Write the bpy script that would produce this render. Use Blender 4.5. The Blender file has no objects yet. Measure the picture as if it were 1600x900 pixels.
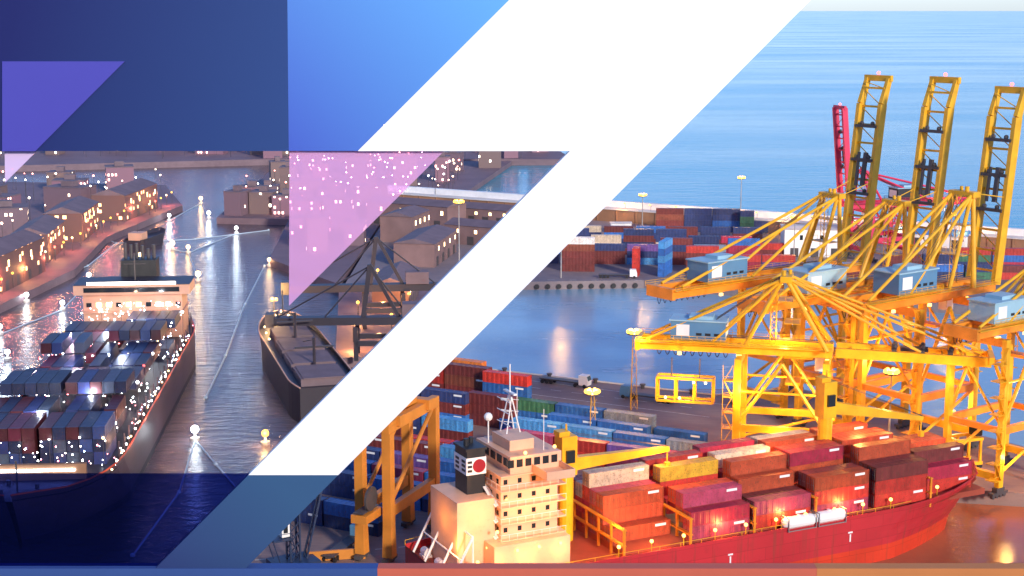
import bpy, bmesh, math, random
from mathutils import Vector, Matrix
R = random.Random(11)
rad = math.radians
scene = bpy.context.scene
COL = scene.collection

# ------------------------------------------------------------------ helpers
class MB:
    """collects shapes, builds ONE mesh object"""
    def __init__(s): s.v = []; s.f = []
    def add(s, vs, fs):
        n = len(s.v); s.v += [tuple(v) for v in vs]; s.f += [tuple(i + n for i in f) for f in fs]; return s
    def box(s, x0, x1, y0, y1, z0, z1):
        return s.add([(x0,y0,z0),(x1,y0,z0),(x1,y1,z0),(x0,y1,z0),(x0,y0,z1),(x1,y0,z1),(x1,y1,z1),(x0,y1,z1)],
                     [(0,3,2,1),(4,5,6,7),(0,1,5,4),(1,2,6,5),(2,3,7,6),(3,0,4,7)])
    def cbox(s, c, d): 
        return s.box(c[0]-d[0]/2, c[0]+d[0]/2, c[1]-d[1]/2, c[1]+d[1]/2, c[2]-d[2]/2, c[2]+d[2]/2)
    def beam(s, a, b, w, h=None, w2=None, h2=None):
        a = Vector(a); b = Vector(b); h = h or w; w2 = w2 or w; h2 = h2 or (h if w2 == w else w2)
        d = (b - a).normalized()
        up = Vector((0,0,1)) if abs(d.z) < 0.95 else Vector((1,0,0))
        x = d.cross(up).normalized(); y = x.cross(d).normalized()
        vs = []
        for p, ww, hh in ((a, w, h), (b, w2, h2)):
            for sx, sy in ((-1,-1),(1,-1),(1,1),(-1,1)):
                vs.append(p + x*sx*ww/2 + y*sy*hh/2)
        return s.add(vs, [(0,1,2,3),(7,6,5,4),(0,4,5,1),(1,5,6,2),(2,6,7,3),(3,7,4,0)])
    def tube(s, a, b, r, n=8, r2=None):
        a = Vector(a); b = Vector(b); r2 = r if r2 is None else r2
        d = (b - a).normalized()
        up = Vector((0,0,1)) if abs(d.z) < 0.95 else Vector((1,0,0))
        x = d.cross(up).normalized(); y = x.cross(d).normalized()
        vs = []
        for p, rr in ((a, r), (b, r2)):
            for i in range(n):
                t = 2*math.pi*i/n; vs.append(p + x*math.cos(t)*rr + y*math.sin(t)*rr)
        fs = [(i, n+i, n+(i+1) % n, (i+1) % n) for i in range(n)]
        fs += [tuple(range(n)), tuple(range(2*n-1, n-1, -1))]
        return s.add(vs, fs)
    def poly(s, pts, r, n=6):
        for a, b in zip(pts, pts[1:]): s.tube(a, b, r, n)
        return s
    def prism(s, poly, z0, z1):
        n = len(poly)
        vs = [(x,y,z0) for x,y in poly] + [(x,y,z1) for x,y in poly]
        fs = [tuple(range(n-1,-1,-1)), tuple(range(n,2*n))] + [(i,(i+1)%n,n+(i+1)%n,n+i) for i in range(n)]
        return s.add(vs, fs)
    def slab(s, poly, y0, y1):       # polygon given in x,z and extruded along y
        n = len(poly)
        vs = [(x,y0,z) for x,z in poly] + [(x,y1,z) for x,z in poly]
        fs = [tuple(range(n)), tuple(range(2*n-1,n-1,-1))] + [(i,n+i,n+(i+1)%n,(i+1)%n) for i in range(n)]
        return s.add(vs, fs)
    def ball(s, c, r, n=8, m=5, sz=1):
        vs = [(c[0],c[1],c[2]-r*sz)]; 
        for j in range(1, m):
            p = -math.pi/2 + math.pi*j/m
            for i in range(n):
                t = 2*math.pi*i/n
                vs.append((c[0]+r*math.cos(p)*math.cos(t), c[1]+r*math.cos(p)*math.sin(t), c[2]+r*sz*math.sin(p)))
        vs.append((c[0],c[1],c[2]+r*sz)); L = len(vs)-1
        fs = [(0,1+(i+1)%n,1+i) for i in range(n)]
        for j in range(m-2):
            for i in range(n):
                a = 1+j*n; fs.append((a+i, a+(i+1)%n, a+n+(i+1)%n, a+n+i))
        a = 1+(m-2)*n
        fs += [(a+i, a+(i+1)%n, L) for i in range(n)]
        return s.add(vs, fs)
    def build(s, name, mat, parent=None, bevel=0, smooth=False):
        me = bpy.data.meshes.new(name); me.from_pydata(s.v, [], s.f)
        bm = bmesh.new(); bm.from_mesh(me); bmesh.ops.recalc_face_normals(bm, faces=bm.faces)
        bm.to_mesh(me); bm.free()
        me.materials.append(mat)
        if smooth:
            for p in me.polygons: p.use_smooth = True
        o = bpy.data.objects.new(name, me); COL.objects.link(o)
        if parent is not None: o.parent = parent
        if bevel:
            m = o.modifiers.new('bevel', 'BEVEL'); m.width = bevel; m.segments = 2; m.limit_method = 'ANGLE'
        return o

def tag(o, label=None, cat=None, group=None, kind=None):
    if label: o['label'] = label
    if cat: o['category'] = cat
    if group: o['group'] = group
    if kind: o['kind'] = kind
    return o
def thing(name, label, cat, loc=(0,0,0), rz=0, group=None):
    o = bpy.data.objects.new(name, None); COL.objects.link(o)
    o.location = loc; o.rotation_euler = (0,0,rz); o.empty_display_size = 0.5
    return tag(o, label, cat, group)
def dup(root, loc, rz, label, group=None):
    r = root.copy(); COL.objects.link(r); r.location = loc; r.rotation_euler = (0,0,rz)
    r['label'] = label
    if group: r['group'] = group
    for ch in list(root.children):
        c = ch.copy(); COL.objects.link(c); c.parent = r
        for g in list(ch.children):
            d = g.copy(); COL.objects.link(d); d.parent = c
    return r
def light(loc, power, col=(1,0.5,0.12), r=0.6, parent=None):
    l = bpy.data.lights.new('point_light', 'POINT'); l.energy = power*1.0; l.color = col; l.shadow_soft_size = r
    o = bpy.data.objects.new('point_light', l); COL.objects.link(o); o.location = loc
    if parent is not None: o.parent = parent
    return o
ORD = ['first','second','third','fourth','fifth','sixth','seventh','eighth','ninth','tenth','eleventh','twelfth','thirteenth','fourteenth','fifteenth','sixteenth','seventeenth','eighteenth','nineteenth','twentieth']

# ------------------------------------------------------------------ materials
def nodes(name):
    m = bpy.data.materials.new(name); m.use_nodes = True
    nt = m.node_tree; b = nt.nodes['Principled BSDF']; return m, nt, b
def paint(name, rgb, rough=0.5, var=0.18, scale=0.35, metallic=0.0, bump=0.0, spec=0.4, grime=0.25):
    m, nt, b = nodes(name); N = nt.nodes; L = nt.links
    tc = N.new('ShaderNodeTexCoord')
    n1 = N.new('ShaderNodeTexNoise'); n1.inputs['Scale'].default_value = scale; n1.inputs['Detail'].default_value = 6
    n2 = N.new('ShaderNodeTexNoise'); n2.inputs['Scale'].default_value = scale*7; n2.inputs['Detail'].default_value = 8; n2.inputs['Roughness'].default_value = 0.7
    L.new(tc.outputs['Object'], n1.inputs['Vector']); L.new(tc.outputs['Object'], n2.inputs['Vector'])
    r1 = N.new('ShaderNodeMapRange'); r1.inputs['From Min'].default_value = .3; r1.inputs['From Max'].default_value = .7
    r1.inputs['To Min'].default_value = 1-var; r1.inputs['To Max'].default_value = 1+var*0.6
    L.new(n1.outputs['Fac'], r1.inputs['Value'])
    mul = N.new('ShaderNodeMix'); mul.data_type = 'RGBA'; mul.blend_type = 'MULTIPLY'; mul.inputs['Factor'].default_value = 1
    mul.inputs['A'].default_value = (*rgb, 1); L.new(r1.outputs['Result'], mul.inputs['B'])
    r2 = N.new('ShaderNodeMapRange'); r2.inputs['From Min'].default_value = .56; r2.inputs['From Max'].default_value = .74
    r2.inputs['To Min'].default_value = 0; r2.inputs['To Max'].default_value = grime
    L.new(n2.outputs['Fac'], r2.inputs['Value'])
    mx = N.new('ShaderNodeMix'); mx.data_type = 'RGBA'; L.new(r2.outputs['Result'], mx.inputs['Factor'])
    L.new(mul.outputs['Result'], mx.inputs['A']); mx.inputs['B'].default_value = (rgb[0]*.35+.03, rgb[1]*.3+.02, rgb[2]*.3+.015, 1)
    L.new(mx.outputs['Result'], b.inputs['Base Color'])
    b.inputs['Roughness'].default_value = rough; b.inputs['Metallic'].default_value = metallic
    b.inputs['Specular IOR Level'].default_value = spec
    if bump:
        bp = N.new('ShaderNodeBump'); bp.inputs['Strength'].default_value = bump; bp.inputs['Distance'].default_value = .1
        L.new(n2.outputs['Fac'], bp.inputs['Height']); L.new(bp.outputs['Normal'], b.inputs['Normal'])
    return m
def glow(name, rgb, strength):
    m, nt, b = nodes(name)
    b.inputs['Base Color'].default_value = (.02,.02,.02,1)
    b.inputs['Emission Color'].default_value = (*rgb,1); b.inputs['Emission Strength'].default_value = strength
    return m
def ground(name, c1, c2, scale=0.05, line=None):
    m, nt, b = nodes(name); N = nt.nodes; L = nt.links
    tc = N.new('ShaderNodeTexCoord')
    n1 = N.new('ShaderNodeTexNoise'); n1.inputs['Scale'].default_value = scale; n1.inputs['Detail'].default_value = 8; n1.inputs['Roughness'].default_value = .65
    n2 = N.new('ShaderNodeTexNoise'); n2.inputs['Scale'].default_value = scale*14; n2.inputs['Detail'].default_value = 5
    mp = N.new('ShaderNodeMapping'); mp.inputs['Rotation'].default_value = (0,0,rad(27.7)); mp.inputs['Scale'].default_value = (.25,2.2,1)
    L.new(tc.outputs['Object'], n1.inputs['Vector']); L.new(tc.outputs['Object'], mp.inputs['Vector']); L.new(mp.outputs['Vector'], n2.inputs['Vector'])
    ad = N.new('ShaderNodeMath'); ad.operation = 'MULTIPLY_ADD'; ad.inputs[1].default_value = .55
    L.new(n2.outputs['Fac'], ad.inputs[0]); L.new(n1.outputs['Fac'], ad.inputs[2])
    mr = N.new('ShaderNodeMapRange'); mr.inputs['From Min'].default_value = .5; mr.inputs['From Max'].default_value = 1.05
    L.new(ad.outputs[0], mr.inputs['Value'])
    mx = N.new('ShaderNodeMix'); mx.data_type = 'RGBA'; L.new(mr.outputs['Result'], mx.inputs['Factor'])
    mx.inputs['A'].default_value = (*c1,1); mx.inputs['B'].default_value = (*c2,1)
    L.new(mx.outputs['Result'], b.inputs['Base Color']); b.inputs['Roughness'].default_value = .7
    bp = N.new('ShaderNodeBump'); bp.inputs['Strength'].default_value = .2; bp.inputs['Distance'].default_value = .05
    L.new(n2.outputs['Fac'], bp.inputs['Height']); L.new(bp.outputs['Normal'], b.inputs['Normal'])
    return m
def water(name, rgb, rough, bump, scale, stretch=(1,1,1), dist=1.0, streak=0.0, sscale=0.004, patch=1.0):
    m, nt, b = nodes(name); N = nt.nodes; L = nt.links
    tc = N.new('ShaderNodeTexCoord'); mp = N.new('ShaderNodeMapping'); mp.inputs['Scale'].default_value = stretch
    L.new(tc.outputs['Object'], mp.inputs['Vector'])
    n1 = N.new('ShaderNodeTexNoise'); n1.inputs['Scale'].default_value = scale; n1.inputs['Detail'].default_value = 6; n1.inputs['Roughness'].default_value = .6
    L.new(mp.outputs['Vector'], n1.inputs['Vector'])
    bp = N.new('ShaderNodeBump'); bp.inputs['Strength'].default_value = bump; bp.inputs['Distance'].default_value = dist
    L.new(n1.outputs['Fac'], bp.inputs['Height']); L.new(bp.outputs['Normal'], b.inputs['Normal'])
    n2 = N.new('ShaderNodeTexNoise'); n2.inputs['Scale'].default_value = sscale; n2.inputs['Detail'].default_value = 7; n2.inputs['Roughness'].default_value = .62
    mp2 = N.new('ShaderNodeMapping'); mp2.inputs['Scale'].default_value = (.28,1,1); L.new(tc.outputs['Object'], mp2.inputs['Vector']); L.new(mp2.outputs['Vector'], n2.inputs['Vector'])
    mr = N.new('ShaderNodeMapRange'); mr.inputs['From Min'].default_value = .35; mr.inputs['From Max'].default_value = .7
    mr.inputs['To Min'].default_value = 1-streak; mr.inputs['To Max'].default_value = 1+streak
    L.new(n2.outputs['Fac'], mr.inputs['Value'])
    mul = N.new('ShaderNodeMix'); mul.data_type = 'RGBA'; mul.blend_type = 'MULTIPLY'; mul.inputs['Factor'].default_value = 1
    mul.inputs['A'].default_value = (*rgb,1); L.new(mr.outputs['Result'], mul.inputs['B'])
    L.new(mul.outputs['Result'], b.inputs['Base Color'])
    rr = N.new('ShaderNodeMapRange'); rr.inputs['From Min'].default_value = .38; rr.inputs['From Max'].default_value = .66; rr.inputs['To Min'].default_value = rough*(1-.4*patch); rr.inputs['To Max'].default_value = rough*(1+.6*patch)
    L.new(n2.outputs['Fac'], rr.inputs['Value']); L.new(rr.outputs['Result'], b.inputs['Roughness'])
    b2 = N.new('ShaderNodeMapRange'); b2.inputs['From Min'].default_value = .36; b2.inputs['From Max'].default_value = .66; b2.inputs['To Min'].default_value = bump*(1-.5*patch); b2.inputs['To Max'].default_value = bump*(1+.3*patch)
    L.new(n2.outputs['Fac'], b2.inputs['Value']); L.new(b2.outputs['Result'], bp.inputs['Strength']); b.inputs['IOR'].default_value = 1.33
    return m
def hull_paint(name, rgb):
    m = paint(name, rgb, .45, .2, .06, grime=.3); nt = m.node_tree; N = nt.nodes; L = nt.links; b = N['Principled BSDF']
    src = b.inputs['Base Color'].links[0].from_socket
    tc = N.new('ShaderNodeTexCoord'); mp = N.new('ShaderNodeMapping'); mp.inputs['Rotation'].default_value = (rad(90),0,0); L.new(tc.outputs['Object'], mp.inputs['Vector'])
    br = N.new('ShaderNodeTexBrick'); br.inputs['Scale'].default_value = .35; br.inputs['Mortar Size'].default_value = .012; br.inputs['Brick Width'].default_value = 2.6; br.inputs['Row Height'].default_value = .8
    br.inputs['Color1'].default_value = (1,1,1,1); br.inputs['Color2'].default_value = (.86,.86,.86,1); br.inputs['Mortar'].default_value = (.5,.5,.5,1); L.new(mp.outputs['Vector'], br.inputs['Vector'])
    mu = N.new('ShaderNodeMix'); mu.data_type = 'RGBA'; mu.blend_type = 'MULTIPLY'; mu.inputs['Factor'].default_value = .8; L.new(src, mu.inputs['A']); L.new(br.outputs['Color'], mu.inputs['B'])
    m2 = N.new('ShaderNodeMapping'); m2.inputs['Scale'].default_value = (1.1,1.1,.07); L.new(tc.outputs['Object'], m2.inputs['Vector'])
    n = N.new('ShaderNodeTexNoise'); n.inputs['Scale'].default_value = 1; n.inputs['Detail'].default_value = 6; L.new(m2.outputs['Vector'], n.inputs['Vector'])
    r = N.new('ShaderNodeMapRange'); r.inputs['From Min'].default_value = .55; r.inputs['From Max'].default_value = .72; r.inputs['To Max'].default_value = .8; L.new(n.outputs['Fac'], r.inputs['Value'])
    mx = N.new('ShaderNodeMix'); mx.data_type = 'RGBA'; L.new(r.outputs['Result'], mx.inputs['Factor']); L.new(mu.outputs['Result'], mx.inputs['A']); mx.inputs['B'].default_value = (rgb[0]*.4+.05,rgb[1]*.4+.03,rgb[2]*.4+.015,1)
    L.new(mx.outputs['Result'], b.inputs['Base Color']); return m
def container_paint():
    m, nt, b = nodes('container_paint'); N = nt.nodes; L = nt.links
    oi = N.new('ShaderNodeObjectInfo'); tc = N.new('ShaderNodeTexCoord')
    va = N.new('ShaderNodeVectorMath'); va.operation = 'ADD'
    sc = N.new('ShaderNodeVectorMath'); sc.operation = 'SCALE'; sc.inputs['Scale'].default_value = 37
    cb = N.new('ShaderNodeCombineXYZ'); L.new(oi.outputs['Random'], cb.inputs['X']); L.new(oi.outputs['Random'], cb.inputs['Y'])
    L.new(cb.outputs['Vector'], sc.inputs[0]); L.new(tc.outputs['Object'], va.inputs[0]); L.new(sc.outputs['Vector'], va.inputs[1])
    n = N.new('ShaderNodeTexNoise'); n.inputs['Scale'].default_value = .55; n.inputs['Detail'].default_value = 8; n.inputs['Roughness'].default_value = .7
    L.new(va.outputs['Vector'], n.inputs['Vector'])
    mr = N.new('ShaderNodeMapRange'); mr.inputs['From Min'].default_value = .35; mr.inputs['From Max'].default_value = .7; mr.inputs['To Min'].default_value = 1.12; mr.inputs['To Max'].default_value = .62
    L.new(n.outputs['Fac'], mr.inputs['Value'])
    mul = N.new('ShaderNodeMix'); mul.data_type = 'RGBA'; mul.blend_type = 'MULTIPLY'; mul.inputs['Factor'].default_value = 1
    L.new(oi.outputs['Color'], mul.inputs['A']); L.new(mr.outputs['Result'], mul.inputs['B'])
    n2 = N.new('ShaderNodeTexNoise'); n2.inputs['Scale'].default_value = 3.5; n2.inputs['Detail'].default_value = 6
    L.new(va.outputs['Vector'], n2.inputs['Vector'])
    r2 = N.new('ShaderNodeMapRange'); r2.inputs['From Min'].default_value = .56; r2.inputs['From Max'].default_value = .70; r2.inputs['To Max'].default_value = .75
    L.new(n2.outputs['Fac'], r2.inputs['Value'])
    mx = N.new('ShaderNodeMix'); mx.data_type = 'RGBA'; L.new(r2.outputs['Result'], mx.inputs['Factor'])
    L.new(mul.outputs['Result'], mx.inputs['A']); mx.inputs['B'].default_value = (.09,.04,.02,1)
    L.new(mx.outputs['Result'], b.inputs['Base Color']); b.inputs['Roughness'].default_value = .48
    return m
def facade(name, wall, lit, sx=3.0, sz=3.2, frac=0.4, strength=6):
    m, nt, b = nodes(name); N = nt.nodes; L = nt.links
    tc = N.new('ShaderNodeTexCoord'); oi = N.new('ShaderNodeObjectInfo')
    sp = N.new('ShaderNodeSeparateXYZ'); L.new(tc.outputs['Object'], sp.inputs[0])
    xy = N.new('ShaderNodeMath'); L.new(sp.outputs['X'], xy.inputs[0]); L.new(sp.outputs['Y'], xy.inputs[1])
    def div(src, d):
        a = N.new('ShaderNodeMath'); a.operation = 'DIVIDE'; a.inputs[1].default_value = d; L.new(src, a.inputs[0])
        f = N.new('ShaderNodeMath'); f.operation = 'FLOOR'; L.new(a.outputs[0], f.inputs[0])
        r = N.new('ShaderNodeMath'); r.operation = 'FRACT'; L.new(a.outputs[0], r.inputs[0])
        p = N.new('ShaderNodeMath'); p.operation = 'PINGPONG'; p.inputs[1].default_value = .5; L.new(r.outputs[0], p.inputs[0])
        g = N.new('ShaderNodeMath'); g.operation = 'GREATER_THAN'; g.inputs[1].default_value = .26; L.new(p.outputs[0], g.inputs[0])
        return f.outputs[0], g.outputs[0]
    fx, gx = div(xy.outputs[0], sx); fz, gz = div(sp.outputs['Z'], sz)
    cb = N.new('ShaderNodeCombineXYZ'); L.new(fx, cb.inputs[0]); L.new(fz, cb.inputs[1]); L.new(oi.outputs['Random'], cb.inputs[2])
    wn = N.new('ShaderNodeTexWhiteNoise'); L.new(cb.outputs[0], wn.inputs['Vector'])
    lt = N.new('ShaderNodeMath'); lt.operation = 'LESS_THAN'; lt.inputs[1].default_value = frac; L.new(wn.outputs['Value'], lt.inputs[0])
    m1 = N.new('ShaderNodeMath'); m1.operation = 'MULTIPLY'; L.new(gx, m1.inputs[0]); L.new(gz, m1.inputs[1])
    m2 = N.new('ShaderNodeMath'); m2.operation = 'MULTIPLY'; L.new(m1.outputs[0], m2.inputs[0]); L.new(lt.outputs[0], m2.inputs[1])
    ge = N.new('ShaderNodeNewGeometry'); s2 = N.new('ShaderNodeSeparateXYZ'); L.new(ge.outputs['Normal'], s2.inputs[0])
    ab = N.new('ShaderNodeMath'); ab.operation = 'ABSOLUTE'; L.new(s2.outputs['Z'], ab.inputs[0])
    l3 = N.new('ShaderNodeMath'); l3.operation = 'LESS_THAN'; l3.inputs[1].default_value = .5; L.new(ab.outputs[0], l3.inputs[0])
    m3 = N.new('ShaderNodeMath'); m3.operation = 'MULTIPLY'; L.new(m2.outputs[0], m3.inputs[0]); L.new(l3.outputs[0], m3.inputs[1])
    m4 = N.new('ShaderNodeMath'); m4.operation = 'MULTIPLY'; m4.inputs[1].default_value = strength; L.new(m3.outputs[0], m4.inputs[0])
    b.inputs['Base Color'].default_value = (*wall,1); b.inputs['Roughness'].default_value = .7
    b.inputs['Emission Color'].default_value = (*lit,1); L.new(m4.outputs[0], b.inputs['Emission Strength'])
    return m
def pane(name, tint, veil, fac):
    m = bpy.data.materials.new(name); m.use_nodes = True; nt = m.node_tree; N = nt.nodes; L = nt.links
    N.remove(N['Principled BSDF']); out = N['Material Output']
    t = N.new('ShaderNodeBsdfTransparent'); t.inputs[0].default_value = (*tint,1)
    d = N.new('ShaderNodeBsdfDiffuse'); d.inputs[0].default_value = (*veil,1)
    mx = N.new('ShaderNodeMixShader'); mx.inputs[0].default_value = fac
    L.new(t.outputs[0], mx.inputs[1]); L.new(d.outputs[0], mx.inputs[2]); L.new(mx.outputs[0], out.inputs['Surface'])
    return m
def blend_paint(name, c1, c2, d, a, bb):
    """overlay shape in two blended colours; runs from c1 to c2 along direction d of the shape between a and bb (metres)"""
    m, nt, b = nodes(name); N = nt.nodes; L = nt.links
    tc = N.new('ShaderNodeTexCoord'); dt = N.new('ShaderNodeVectorMath'); dt.operation = 'DOT_PRODUCT'; dt.inputs[1].default_value = d
    L.new(tc.outputs['Object'], dt.inputs[0])
    mr = N.new('ShaderNodeMapRange'); mr.inputs['From Min'].default_value = a; mr.inputs['From Max'].default_value = bb
    L.new(dt.outputs['Value'], mr.inputs['Value'])
    mx = N.new('ShaderNodeMix'); mx.data_type = 'RGBA'; L.new(mr.outputs['Result'], mx.inputs['Factor'])
    mx.inputs['A'].default_value = (*c1,1); mx.inputs['B'].default_value = (*c2,1)
    L.new(mx.outputs['Result'], b.inputs['Base Color']); b.inputs['Roughness'].default_value = .75; b.inputs['Specular IOR Level'].default_value = .15
    return m

M = dict(
 yellow=paint('crane_yellow', (.78,.40,.015), .42, .2, .3, grime=.5),
 orange=paint('crane_orange', (.72,.25,.02), .45, .22, .3, grime=.5),
 gantry=paint('gantry_orange', (.62,.22,.03), .5, .2, .2),
 crimson=paint('crane_crimson', (.62,.03,.08), .45, .15, .2),
 steel=paint('dark_steel', (.07,.06,.06), .5, .2, .5),
 navysteel=paint('navy_steel', (.02,.035,.08), .5, .2, .5),
 white=paint('white_paint', (.78,.76,.72), .5, .1, .25, grime=.15),
 cream=paint('orange_cast_paint', (.72,.41,.25), .5, .12, .25, grime=.35),  # orange cast over the white tower is put into this colour
 houseblue=paint('house_blue', (.09,.22,.36), .5, .12, .2),
 housepale=paint('house_pale_blue', (.30,.48,.56), .5, .12, .2),
 black=paint('black_paint', (.02,.02,.022), .5, .2, .4),
 glass=paint('dark_glass', (.02,.025,.03), .1, .05, .4, grime=0),
 hullred=hull_paint('hull_red', (.52,.028,.035)),
 hullboot=hull_paint('hull_boot_red', (.66,.045,.016)),
 deckred=paint('deck_red', (.34,.06,.03), .6, .25, .2),
 hulldusk=hull_paint('hull_dusk_grey', (.12,.075,.085)),
 hulldark=paint('hull_dark', (.03,.025,.035), .5, .2, .08),
 railred=paint('gunwale_red', (.70,.09,.03), .5, .15, .3),
 tan=paint('bridge_tan', (.62,.34,.22), .55, .12, .2),
 concrete=paint('concrete', (.36,.33,.30), .8, .25, .15, bump=.2),
 pale=paint('pale_concrete', (.66,.60,.54), .8, .15, .12),
 brown=paint('brown_wall', (.34,.17,.09), .8, .3, .08, bump=.2),
 warehouse=paint('warehouse_wall', (.21,.125,.115), .7, .25, .12),
 roof=paint('roof_sheet', (.16,.11,.12), .7, .2, .2),
 blueroof=paint('blue_roof', (.06,.22,.50), .5, .15, .2),
 line_paint=paint('line_paint', (.45,.55,.62), .7, .1, 1),
 node=paint('node_paint', (.5,.45,.4), .5, .1, 1),
 cont=container_paint(),
 contdark=paint('container_fittings', (.22,.20,.19), .5, .1, 1),
 sodium=glow('sodium_lamp', (1,.46,.05), 2.6),
 sodiumsoft=glow('sodium_lamp_small', (1,.50,.10), 3),
 warm=glow('warm_lamp', (1,.66,.30), 4),
 cool=glow('cool_lamp', (.85,.93,1), 10),
 red=glow('red_lamp', (1,.06,.05), 5),
 bar=glow('bridge_light_bar', (1,.85,.68), 7),
)

# ------------------------------------------------------------------ setting: water and land
def sheet(name, pts, z, mat):
    return tag(MB().add([(x,y,z) for x,y in pts], [tuple(range(len(pts)))]).build(name, mat), kind='structure')
sheet('sea', [(-90000,-2000),(90000,-2000),(90000,110000),(-90000,110000)], 0,
      water('sea_water', (.012,.25,.33), .16, .5, .12, (.25,1,1), 1.2, .35, .004, .6))
sheet('basin_water', [(-30,395),(10,200),(400,150),(600,300),(420,470),(120,535),(-30,570)], .05,
      water('calm_basin_water', (.22,.36,.44), .21, .4, .5, (.6,1,1), .35, .1, .03))
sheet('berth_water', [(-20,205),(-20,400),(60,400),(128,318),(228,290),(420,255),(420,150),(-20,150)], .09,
      water('berth_tinted_water', (.34,.105,.045), .14, .3, .5, (.6,1,1), .4, .15, .03))  # red-orange tint and hull reflection put into the water colour
sheet('harbour_water', [(-900,150),(-48,150),(-40,560),(-40,1050),(-900,1050)], .06,
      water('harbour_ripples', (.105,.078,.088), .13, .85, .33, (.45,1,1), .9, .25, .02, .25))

G_near = ground('quay_ground', (.17,.11,.10), (.30,.20,.17))
G_far = ground('terminal_ground', (.15,.12,.13), (.26,.20,.19))
G_dock = ground('dock_ground', (.13,.080,.092), (.21,.135,.145))
def land(name, poly, z, mat):
    return tag(MB().prism(poly, -3, z).build(name, mat), kind='structure')
land('quay_ground', [(-56,208.5),(-22,208.5),(-21,254),(71,299),(88,304),(112,299),(230,288),(128,318),(74,390),(52,382),(-20,417),(-25,412),(-56,290)], 3, G_near)
land('terminal_ground', [(-60,544),(7,548),(48,551),(112,518),(300,440),(420,480),(212,612),(44,709),(-60,768)], 3, G_far)
land('dock_ground', [(-50,424),(-27,428),(-27,543),(-60,543),(-62,543)], 3, G_dock)
land('harbour_shore', [(-140,722),(-105,717),(-96,600),(-62.2,543),(-60.2,768),(-30,790),(0,1000),(-150,1000)], 3, G_dock)
land('western_shore', [(-420,380),(-188,380),(-176,470),(-171,504),(-166,575),(-176,660),(-166,769),(-195,860),(-420,900)], 3, G_dock)
land('far_shore', [(-1500,985),(-420,930),(-160,1001),(40,1001),(-20,1500),(-1500,1700)], 4, G_dock)
# hillside the camera looks down from, falling to the terrace under the overlay slabs
hx = [-400,-60,0,60,400]; prof = [(-250,97.5),(-6,97.5),(3,96.8),(30,80),(90,50),(150,25),(182,14),(196,13.2)]
b = MB(); vs = [(x,y,z + (R.uniform(-.6,.6) if 10 < y < 180 else 0)) for y,z in prof for x in hx]
b.add(vs, [(j*5+i, j*5+i+1, (j+1)*5+i+1, (j+1)*5+i) for j in range(len(prof)-1) for i in range(4)])
b.add([(-400,196,13.2),(400,196,13.2),(400,196,-3),(-400,196,-3)], [(0,1,2,3)])
tag(b.build('hillside', ground('hillside_scrub', (.05,.06,.03), (.12,.11,.06), .2)), kind='structure')

# ------------------------------------------------------------------ graphic overlay shapes, added to the place as solid slabs
YM = 205.0
overlay = thing('graphic_overlay', 'giant zigzag graphic overlay of white, navy and blue panels with tinted panes, built as slabs', 'overlay', (0,YM,0))
WH, = (paint('overlay_white', (.90,.90,.90), .7, .01, .1, spec=.1, grime=.0),)
def panel(name, poly, mat, y0=-.9, y1=.9): return MB().slab(poly, y0, y1).build(name, mat, overlay)
panel('overlay_white_slab', [(2.9,104.5),(42.3,104.5),(39.0,101.2),(-24.0,36.75),(-36.4,36.75),(7.7,81.5),(-20.5,81.5),(-.4,101.2)], WH)
panel('overlay_blue_panel', [(-29.3,104.5),(2.88,104.5),(-.42,101.2),(-20.52,81.52),(-29.7,81.52)], blend_paint('overlay_blue', (.055,.085,.42), (.12,.36,.68), (.75,0,.66), 28, 68), -.8, .8)
panel('overlay_navy_panel', [(-72,104.5),(-29.32,104.5),(-29.72,81.5),(-72,81.5)], blend_paint('overlay_navy', (.013,.018,.10), (.028,.065,.19), (1,0,-.3), -95, -50), -.85, .85)
panel('violet_triangle', [(-67.0,93.3),(-50.9,93.3),(-63.3,81.5),(-67.7,81.5)], paint('overlay_violet', (.058,.052,.33), .7, .02, .1, grime=0), -1.1, -.86)
panel('overlay_lilac_pane', [(-67.7,81.48),(-63.35,81.48),(-67.9,77.2)], pane('lilac_tint', (.85,.75,.95), (.80,.62,.82), .62), -.06, .06)  # this pane and the next two: overlay tints added as see-through sheets
panel('overlay_pink_pane', [(-29.7,81.48),(-9.0,81.48),(-30.3,60.4)], pane('pink_tint', (1,.74,.93), (.82,.50,.76), .42), -.06, .06)
panel('overlay_navy_pane', [(-74.6,36.72),(-36.42,36.72),(-49.8,23.25),(-74.6,23.25)], pane('navy_tint', (.25,.30,.66), (.006,.012,.07), .14), -.06, .06)
panel('overlay_slate_leg', [(-36.4,36.73),(-24.02,36.73),(-37.2,23.22),(-49.8,23.22)], blend_paint('overlay_slate', (.026,.042,.15), (.036,.095,.20), (.7,0,.7), -20, 2), -.82, .82)
pl = thing('overlay_base', 'long low base strip of the overlay in blue, salmon and apricot blocks, built as wall', 'wall', (0,YM,0))  # bottom strip of the overlay, added on the terrace as a wall
for n, x0, x1, c in (('blue_block',-86,-18.82,(.036,.085,.27)),('salmon_block',-18.8,42.58,(.62,.13,.075)),('apricot_block',42.6,86,(.62,.22,.065))):
    MB().box(x0,x1,-.95,1.2,10,23.2).build(n, paint('wall_'+n, c, .75, .06, .1, grime=.05), pl)

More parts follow.
